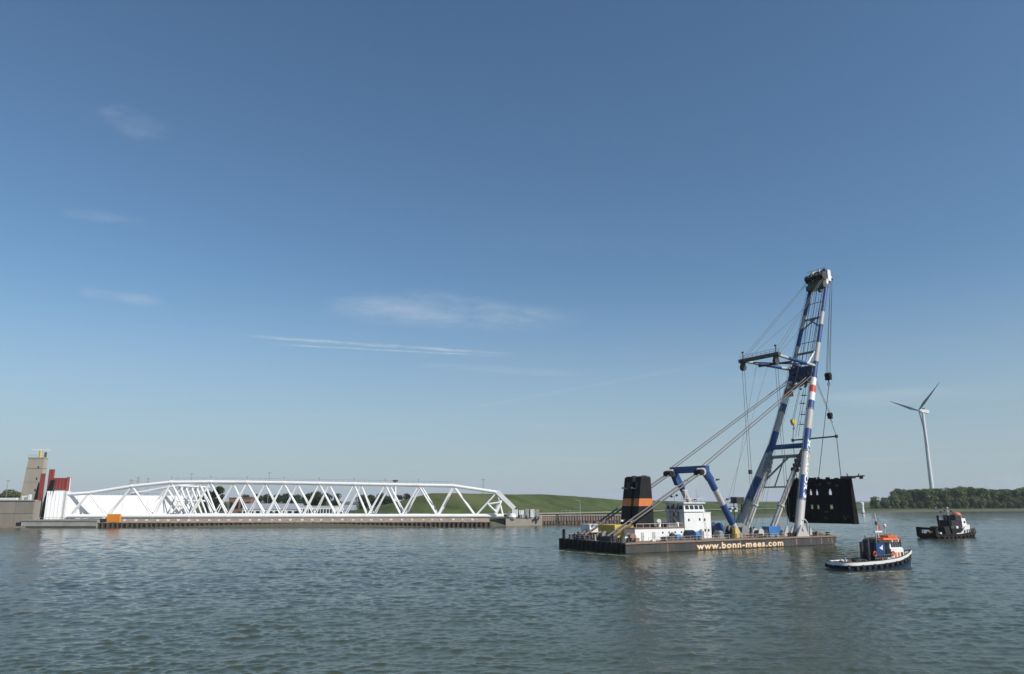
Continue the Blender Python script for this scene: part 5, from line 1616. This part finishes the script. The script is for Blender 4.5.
def tug_two():
    a = ground(918, 539.5); b = ground(977, 537.2)
    d = b - a; L = d.length; rz = math.atan2(d.y, d.x)
    nrm = Vector((-math.sin(rz), math.cos(rz), 0))
    r = thing('tugboat', 'black-hulled tugboat with salmon dome and white wheelhouse farther back near the far shore', 'tugboat', a + nrm * 3.6 + d.normalized() * 9.3, rz)
    r.scale = (.86, .9, 1.0)
    hull, hb, sh = tug_hull(r, L, 8.6, [1.5, 1.2, 1.2, 1.7, 2.2, 2.7], [M['black'], M['black'], M['dark']], .6, 12, .5)
    mar = mat('maroon_paint', (0.022, 0.009, 0.012), 0.5, .3)
    # stern: towing frame of two posts and beams, winch between, dark casing
    for y in (-3.0, 3.0):
        MB().box((.7, y - .6, .6), (2.3, y + .6, 3.4)).build('stern_post', M['black'], r)
    MB().box((.9, -2.4, 2.6), (2.0, 2.4, 3.3)).build('stern_beam', M['black'], r)
    w = MB().box((3.4, -2.2, .6), (6.4, 2.2, 1.1)).build('towing_winch', M['dark'], r)
    for y in (-1.5, 0, 1.5):
        MB().tube((4.8, y - .5, 1.5), (4.8, y + .5, 1.5), .6, n=12).build('drum', M['rusty'], w, True)
    MB().box((5.4, -2.4, 1.1), (6.2, -1.6, 1.8)).build('winch_motor', M['white'], w)
    MB().tube((3.2, 2.4, .6), (3.0, 2.4, 3.0), .1, n=6).build('bitt', M['dark'], r)
    MB().frustum((7.4, -3.2), (11.2, 3.2), .6, (7.8, -2.6), (10.6, 2.6), 3.5).build('aft_house', M['black'], r)
    dk = MB().box((11.0, -3.4, .6), (21.4, 3.4, 2.9)).build('deckhouse', M['black'], r)
    MB().prism([(15.0, -3.6, .9), (22.0, -3.6, 1.3), (22.0, -3.6, 4.0), (19.6, -3.6, 3.5), (17.4, -3.6, 2.2)], (0, 1.2, 0)).build('side_fairing', M['white'], r)
    MB().box((12.0, -4.36, 1.0), (15.6, -4.24, 1.5)).build('bulwark_patch', M['white'], r)
    fr = MB().frustum((19.3, -2.6), (22.4, 2.6), 2.9, (19.6, -2.3), (21.9, 2.3), 6.0).build('wheelhouse', M['white'], r)
    MB().box((20.5, -2.52, 4.5), (21.5, -2.40, 5.1)).build('window', M['glass'], fr)
    for k in range(3):
        MB().box((22.05, -1.8 + k * 1.3, 4.6), (22.2, -.9 + k * 1.3, 5.5)).build('window', M['glass'], fr)
    for x in (17.9, 19.8, 21.0):
        MB().box((x, -3.68, 1.5), (x + .6, -3.61, 2.4)).build('window', M['glass'], dk)
    MB().frustum((12.6, -2.6), (19.2, 2.6), 2.9, (13.2, -2.2), (18.8, 2.2), 5.4).build('funnel_casing', mar, r)
    MB().box((11.4, -3.0, 2.9), (13.4, -1.0, 3.7)).build('engine_box', mat('machine_green_paint', (0.05, 0.08, 0.03), 0.6, .3), r)
    MB().box((14.6, -3.0, 2.9), (15.8, -2.2, 3.6)).build('life_raft', M['white'], r)
    for y in (-2.0, 2.0):
        MB().tube((12.4, y, 2.6), (12.1, y, 6.9), .38, n=10).build('exhaust_stack', M['black'], r, True)
    MB().box((16.0, -2.3, 5.4), (19.4, 2.3, 7.0)).build('upper_bridge', M['dark'], r)
    for k in range(3):
        MB().box((16.4 + k * .95, -2.36, 5.9), (17.1 + k * .95, -2.31, 6.6)).build('window', M['glass'], r)
    MB().lathe((20.4, 0, 6.0), [(1.7, 0), (1.9, .5), (1.75, 1.3), (1.1, 1.9), (.3, 2.1)], 16).build('dome', mat('salmon_paint', (0.42, 0.13, 0.085), 0.5, .2), r, True)
    for (x, y, h, m) in ((14.2, -1.0, 3.4, 'white'), (16.6, 0.5, 2.2, 'white'), (18.4, 0.2, 2.4, 'grey'), (13.2, 1, 2.2, 'dark'), (15.4, .8, 2.6, 'grey')):
        ms = MB().tube((x, y, 5.2), (x - .4, y, 5.6 + h), .12, .07, n=6).build('mast', M[m], r)
        MB().lathe((x - .4, y, 5.6 + h), [(.08, 0), (.3, .15), (.3, .4), (.08, .55)], 8).build('lantern', M['white'] if m == 'white' else M['dark'], ms, True)
        MB().tube((x - 1.0, y, 5.0 + h), (x + .4, y, 5.1 + h), .06, n=5).build('yard', M['grey'], ms)
    w = MB().box((23.2, -2.2, 1.0), (25.6, 2.2, 2.2)).build('bow_winch', M['navy'], r)
    MB().tube((24.4, -2.0, 2.5), (24.4, 2.0, 2.5), .65, n=12).build('drum', M['navy'], w, True)
    mb = MB()
    for k in range(9):
        t = .58 + k * .045
        mb.tube((t * L, -hb(t), sh(t)), (t * L, -hb(t), sh(t) + 1.0), .06, n=5)
        mb.tube((t * L, -hb(t), sh(t) + 1.0), ((t + .045) * L, -hb(t + .045), sh(t + .045) + 1.0), .05, n=5)
    mb.build('railing', M['grey'], r)
    MB().prism([(25.6, -2.9, 1.9), (26.8, -2.3, 2.2), (26.8, -2.3, 1.7), (25.6, -2.9, 1.4)], (0, -.25, 0)).build('bow_mark', M['white'], hull)
tug_one()
tug_two()

# ---------------------------------------------------------------- wind turbine, buoy, distant structures
def turbine():
    Y = 1010
    hub = atY(922.5, 411, Y)
    base = Vector((hub.x, Y, 2.6))
    r = thing('wind_turbine', 'tall white three-bladed wind turbine behind the tree belt on the right', 'wind turbine', base)
    hz = hub.z - 2.6
    MB().tube((0, 0, 0), (0, 0, hz - 1.5), 3.0, 1.75, n=20).build('tower', M['turbine'], r, True)
    ax = Vector((-.96, -.28, 0.09)).normalized()      # towards the rotor
    side = Vector((-ax.y, ax.x, 0)).normalized() * -1
    upv = ax.cross(side); upv = upv if upv.z > 0 else -upv
    c = Vector((0, 0, hz))
    mb = MB()
    pts = []
    for s, w, h in ((-9.5, 1.6, 1.5), (-8.5, 2.1, 2.2), (3.0, 2.1, 2.2), (4.2, 1.7, 1.7)):
        for (x, y) in ((-1, -1), (1, -1), (1, 1), (-1, 1)):
            pts.append(c + ax * s + side * x * w + Vector((0, 0, 1)) * y * h)
    fs = [(0, 1, 2, 3), (15, 14, 13, 12)]
    for k in range(3):
        for i in range(4):
            j = (i + 1) % 4
            fs.append((k * 4 + i, k * 4 + j, (k + 1) * 4 + j, (k + 1) * 4 + i))
    nc = mb.add(pts, fs).build('nacelle', M['turbine'], r)
    MB().box(tuple(c + Vector((2.0, 2.0, 2.2))), tuple(c + Vector((4.4, 4.4, 4.4)))).build('cooler', M['dark'], nc)
    hc = c + ax * 6.0
    MB().tube(c + ax * 4.2, hc, 1.8, 1.7, n=14).tube(hc, hc + ax * 2.2, 1.7, .5, n=14).build('hub', M['turbine'], r, True)
    right = Vector((.28, -.96, 0))
    for k in range(3):
        a = R(39 + 120 * k)
        d = (right * math.cos(a) + Vector((0, 0, 1)) * math.sin(a)).normalized()
        t = ax.cross(d).normalized()
        V, nst = [], 9
        Rl = 51.0
        for i in range(nst):
            q = i / (nst - 1)
            ch = np.interp(q, [0, .06, .2, .5, 1], [1.6, 1.9, 4.0, 2.5, .5])
            th = np.interp(q, [0, .1, .3, 1], [.8, .7, .35, .06])
            tw = R(np.interp(q, [0, .2, 1], [30, 22, 2]))
            e = t * math.cos(tw) + ax * math.sin(tw); g = d.cross(e)
            o = hc + d * (1.2 + q * Rl) + ax * (1.2 * q * q)
            for (x, y) in ((-.3, 0), (0, 1), (.35, .8), (.7, 0), (.35, -.5), (0, -.7)):
                V.append(o + e * ch * x + g * th * y)
        fs = [(i * 6 + j, i * 6 + (j + 1) % 6, (i + 1) * 6 + (j + 1) % 6, (i + 1) * 6 + j) for i in range(nst - 1) for j in range(6)]
        fs += [tuple(range(6)), tuple(range(nst * 6 - 1, nst * 6 - 7, -1))]
        MB().add(V, fs).build('blade', M['blade'], r, True)
turbine()

def small_far():
    # white marker pillar at the far shore
    p = ground(863, 513.2)
    r = thing('beacon_pillar', 'white pillar beacon standing in the water right of the lock gate', 'beacon', p)
    k = p.length / F
    MB().lathe((0, 0, -.8), [(1.6 * k, 0), (1.6 * k, 1.2), (1.1 * k, 1.3), (1.1 * k, 1.4)], 14).build('base', M['dark'], r, True)
    MB().lathe((0, 0, .6), [(1.5 * k, 0), (1.15 * k, 3 * k), (1.15 * k, 6.2 * k), (1.5 * k, 6.4 * k), (1.5 * k, 8.2 * k), (.7 * k, 9 * k)], 14).build('pillar', M['white'], r, True)
    # white mast tower behind the truss
    o = atY(394.5, 508, 500); o.z = 2.6
    r = thing('radar_mast', 'white column mast with dark cap rising behind the truss', 'mast', o)
    zt = atY(394, 480, 500).z - 2.6
    MB().tube((0, 0, 0), (0, 0, zt - 1), 1.0, .8, n=12).build('column', M['white'], r, True)
    MB().box((-1.6, -1.2, zt - 1), (1.6, 1.2, zt)).build('cap', M['dark'], r)
    MB().box((0.8, -1, zt - 15.5), (9.5, 4, zt - 13)).build('annex', M['white'], r)
    for (x, yt, Y, lab) in ((267, 473, 470, 'thin grey lamp post rising above the middle of the white truss'), (483, 480, 450, 'thin grey lamp post on the dike behind the sloping truss end'), (4, 481, 430, 'thin grey pole at the far left edge beside the trees'), (188.5, 474, 520, 'thin grey pole above the knee of the white truss')):
        o = atY(x, 510, Y); o.z = 2.6 if x != 483 else 13
        r = thing('lamp_post', lab, 'lamp post', o)
        h = atY(x, yt, Y).z - o.z
        MB().tube((0, 0, 0), (0, 0, h), .22, .12, n=8).build('pole', M['grey'], r, True)
        MB().box((-1.0, -.2, h), (1.0, .2, h + .3)).build('lamp_head', M['grey'], r)
    # far power pylons, faint above the truss
    for x, yt, Y in ((136, 476.5, 1500), (146, 477.5, 1650), (129, 479, 1800)):
        o = atY(x, 500, Y); o.z = 2.6
        h = atY(x, yt, Y).z - 2.6
        r = thing('power_pylon', 'distant grey lattice power pylon above the left end of the truss', 'pylon', o, 0, 'distant power pylons')
        mb = MB()
        for sx in (-1, 1):
            for sy in (-1, 1):
                mb.tube((sx * 4, sy * 4, 0), (sx * .7, sy * .7, h), .25, .15, n=5)
        for k in range(7):
            z0, z1 = h * k / 7, h * (k + 1) / 7
            w0, w1 = 4 - 3.3 * k / 7, 4 - 3.3 * (k + 1) / 7
            mb.tube((-w0, -w0, z0), (w1, -w1, z1), .15, n=4); mb.tube((w0, -w0, z0), (-w1, -w1, z1), .15, n=4)
        mb.build('lattice', M['grey'], r)
        for z, w in ((.72, 10), (.84, 8), (.95, 6)):
            MB().beam((-w, 0, h * z), (w, 0, h * z), .4, .5).build('cross_arm', M['grey'], r)
small_far()

def building(name, label, x0, x1, ytop, Y, depth, m, rm=None, win=0, gable=False, flat=True, z0=2.6):
    a = atY(x0, 500, Y); b = atY(x1, 500, Y)
    w = b.x - a.x
    h = atY((x0 + x1) / 2, ytop, Y).z - z0
    r = thing(name, label, 'building', (a.x + w / 2, Y, z0))
    if gable:
        e = h * .55
        wl_ = MB().box((-w / 2, 0, 0), (w / 2, depth, e)).build('wall', M[m], r)
        MB().prism([(-w / 2 - .4, -.4, e), (-w / 2 - .4, depth / 2, h), (-w / 2 - .4, depth + .4, e)], (w + .8, 0, 0)).build('roof', M[rm], r)
    else:
        e = h - .3
        wl_ = MB().box((-w / 2, 0, 0), (w / 2, depth, e)).build('wall', M[m], r)
        MB().box((-w / 2 - .3, -.3, e), (w / 2 + .3, depth + .3, h)).build('roof', M[rm or m], r)
    for k in range(win):
        c = -w / 2 + w * (k + .5) / win
        MB().box((c - w / win * .3, -.08, e * .35), (c + w / win * .3, 0, e * .75)).build('window', M['glass'], r)
    MB().box((-w * .05, -.1, 0), (w * .05 + .6, 0, min(2.2, e * .8))).build('door', M['dark'], r)
building('low_building', 'brown brick building seen through the truss beside the big dark tree', 229, 251, 497.5, 500, 14, 'brick', 'brick', 4)
building('low_shed', 'long low blue-grey roofed shed seen through the middle of the truss', 243, 300, 503.5, 455, 12, 'white', 'roof', 9, True)
building('low_shed', 'long flat white shed with dark window band right of the blue-grey shed', 300, 336, 506.0, 450, 10, 'white', 'white', 12)
building('low_house', 'small white house seen through the truss right of the sheds', 340, 354, 505.0, 445, 9, 'white', 'roof', 3, True)
building('low_house', 'pale house with grey roof on the bank behind the crane gantry leg', 727, 737, 501.5, 640, 10, 'white', 'roof', 2, True)
def yard_cars():
    for (x, Y, m, lab) in ((181, 420, 'navy', 'dark blue van parked in the yard behind the truss knee'), (187, 425, 'yellow', 'yellow machine parked in the yard behind the truss knee'), (176, 415, 'olive', 'green machine parked in the yard left of the dark blue van')):
        o = atY(x, 510, Y); o.z = 2.7
        r = thing('parked_van', lab, 'van', o)
        MB().box((-2.6, 0, .5), (2.6, 1.9, 1.7)).frustum((-2.4, .1), (1.6, 1.8), 1.7, (-2.2, .2), (1.0, 1.7), 2.6).build('body', M[m], r)
        for wx in (-1.6, 1.6):
            MB().tube((wx, -.05, .4), (wx, 1.95, .4), .4, n=12).build('wheel', M['rubber'], r, True)
        MB().box((-1.8, .08, 1.85), (.9, .14, 2.4)).build('window', M['glass'], r)
yard_cars()

# ---------------------------------------------------------------- trees
def tree_proto(seed, h, w, nclump, leaf, low=0.12):
    rs = random.Random(seed)
    mb = MB()
    mb.tube((0, 0, 0), (0, 0, h * .45), w * .035, w * .022, n=8)
    limbs = []
    for k in range(6):
        a = rs.uniform(0, 6.28)
        p0 = Vector((0, 0, h * rs.uniform(.2, .45))); p1 = Vector((math.cos(a) * w * .3, math.sin(a) * w * .3, h * rs.uniform(.5, .85)))
        mb.tube(p0, p1, w * .014, w * .006, n=5)
    trunk = mb.mesh('trunk', M['bark'])
    lobes = []
    for k in range(13):
        a = rs.uniform(0, 6.28); q = rs.uniform(0, 1) ** .6
        z = rs.uniform(low + .1, .9)
        rr = w * .5 * math.sin(math.pi * min(.95, max(.12, (z - low * .5)))) ** .5
        lobes.append((Vector((math.cos(a) * rr * q * .7, math.sin(a) * rr * q * .7, z * h)), rs.uniform(.16, .27) * w))
    lobes.append((Vector((0, 0, h * .86)), w * .2))
    V, Fc = [], []
    for k in range(nclump):
        c, rad = rs.choice(lobes)
        d = Vector((rs.gauss(0, 1), rs.gauss(0, 1), rs.gauss(0, 1))).normalized()
        p = c + d * rad * (rs.uniform(.35, 1.0) ** .5) * Vector((1, 1, .9)).length / 1.7
        if p.z < .03 * h:
            p.z = .05 * h
        n = (d + Vector((rs.gauss(0, .5), rs.gauss(0, .5), rs.gauss(0, .5) + .3))).normalized()
        t = n.cross(Vector((rs.gauss(0, 1), rs.gauss(0, 1), rs.gauss(0, 1)))).normalized(); b = n.cross(t)
        s = leaf * rs.uniform(.6, 1.4)
        o = len(V)
        V += [p + t * s, p + b * s * .7, p - t * s * .9, p - b * s * .6]
        Fc.append((o, o + 1, o + 2, o + 3))
    return trunk, V, Fc
def mk_crown(V, Fc, m):
    me = bpy.data.meshes.new('crown'); me.from_pydata([tuple(v) for v in V], [], Fc); me.materials.append(m); me.update()
    return me
protos = []
for i, (h, w) in enumerate(((18, 13), (20, 12), (16, 14), (19, 15))):
    t, V, Fc = tree_proto(20 + i, h, w, 2200, .62, .05)
    protos.append((t, mk_crown(V, Fc, M['leaf'])))
dprotos = []
for i, (h, w) in enumerate(((18, 13), (17, 15))):
    t, V, Fc = tree_proto(60 + i, h, w, 2200, .62, .05)
    dprotos.append((t, mk_crown(V, Fc, M['leaf_dark'])))
t, V, Fc = tree_proto(90, 6, 8, 900, .5, 0.0)
bush = (t, mk_crown(V, Fc, M['leaf']))
def tree(pr, loc, s, label, cat='tree', group=None, name='tree', sz=None):
    r = thing(name, label, cat, loc, random.uniform(0, 6.28), group)
    for me, nm in zip(pr, ('trunk', 'crown')):
        o = bpy.data.objects.new(nm, me); C.objects.link(o); o.parent = r
        o.scale = (s, s, sz or s)
def px_tree(pr, x, ytop, Y, ph, label, group=None, name='tree', cat='tree', z0=2.5, ws=1.0):
    o = atY(x, 500, Y); o.z = z0
    h = atY(x, ytop, Y).z - z0
    s = h / ph
    tree(pr, o, s * ws, label, cat, group, name, sz=s)
# belt on the far right bank
lab = 'leafy tree in the dense green belt on the far right bank'
rt = random.Random(8)
x = 894.0
while x < 1075:
    top = 488.6 + rt.uniform(-1.2, 1.6) + (3 if x < 898 else 0) - (1.0 if 955 < x < 985 else 0)
    k = rt.randrange(4)
    px_tree(protos[k], x, top, 945 + rt.uniform(-8, 8) + max(0, x - 960) * .5, (18, 20, 16, 19)[k] * 1.02, lab, 'trees in the far right belt', ws=1.25)
    x += rt.uniform(3.8, 6.5)
x = 899.0
while x < 1070:
    k = rt.randrange(4)
    px_tree(protos[k], x, 489.5 + rt.uniform(-1, 2.5), 975 + rt.uniform(-6, 6) + max(0, x - 960) * .5, (18, 20, 16, 19)[k] * 1.02, lab, 'trees in the far right belt', ws=1.35)
    x += rt.uniform(8, 11)
# lower scrub in front of the belt
x = 874.0
while x < 1070:
    px_tree(bush, x, (498.0 if x < 895 else 501.5) + rt.uniform(-1.5, 2.0), 915 + rt.uniform(-6, 6) + max(0, x - 950) * .55, 6.2, 'low green bush along the foot of the far right tree belt', 'bushes before the tree belt', 'bush', 'bush')
    x += rt.uniform(6, 11)
px_tree(protos[2], 884, 497.5, 930, 16.3, 'short round tree standing left of the far right tree belt')
px_tree(protos[0], 872, 500.5, 960, 18.4, 'small dark tree farthest left on the far right bank')
# trees seen through the truss
px_tree(dprotos[0], 217, 486.8, 560, 18.4, 'large dark round tree seen through the truss near its knee', ws=1.15)
px_tree(dprotos[1], 208, 491, 575, 17.3, 'dark tree half hidden behind the truss knee')
ORD = ['first', 'second', 'third', 'fourth', 'fifth', 'sixth', 'seventh', 'eighth', 'ninth', 'tenth', 'eleventh', 'twelfth', 'thirteenth']
def ordn(k): return ORD[k]
x = 246.0
nt2 = 0
while x < 345:
    px_tree(dprotos[rt.randrange(2)], x, 492.0 + rt.uniform(-1.0, 3.0), 600 + rt.uniform(-15, 15), 17.8, ordn(nt2) + ' tree from the left in the dark row seen through the middle of the truss', 'tree row behind the truss', ws=1.1)
    nt2 += 1
    x += rt.uniform(8, 13)
for k_, x in enumerate((362, 371, 379, 388, 399, 408)):
    px_tree(dprotos[rt.randrange(2)], x, 493.5 + rt.uniform(-.8, 2), 560 + rt.uniform(-15, 15), 17.8, ordn(k_) + ' tree from the left in the clump seen through the right part of the truss', 'tree clump behind the truss', ws=1.1)
for k_, x in enumerate((-4, 6, 13, 19)):
    px_tree(protos[rt.randrange(4)], x, 490.5 + rt.uniform(-1, 2), 520, 18, ordn(k_) + ' low green tree from the left edge behind the concrete dock', 'trees at the left edge')
px_tree(bush, 537, 494.4, 500, 6.2, 'small dark bush on the crest of the green dike', None, 'bush', 'bush', z0=15.0, ws=1.6)
for k_, x in enumerate((695, 716, 728, 741, 757, 768, 779)):
    px_tree(dprotos[rt.randrange(2)], x, 502.0 + rt.uniform(-1, .8), 1000 + rt.uniform(-40, 40), 17.8, ordn(k_) + ' small tree from the left on the far bank behind the crane deck', 'trees beyond the crane', z0=3)

# ---------------------------------------------------------------- air
def haze():
    m = bpy.data.materials.new('haze_air')
    m.use_nodes = True
    nt = m.node_tree
    nt.nodes.clear()
    o_ = nt.nodes.new('ShaderNodeOutputMaterial')
    v = nt.nodes.new('ShaderNodeVolumePrincipled')
    v.inputs['Color'].default_value = (0.86, 0.92, 1.0, 1)
    v.inputs['Density'].default_value = 0.00006
    v.inputs['Anisotropy'].default_value = 0.0
    nt.links.new(v.outputs[0], o_.inputs['Volume'])
    o = MB().box((-80000, -80000, -3), (80000, 80000, 195)).build('haze', m)
    tag(o, kind='stuff')
haze()
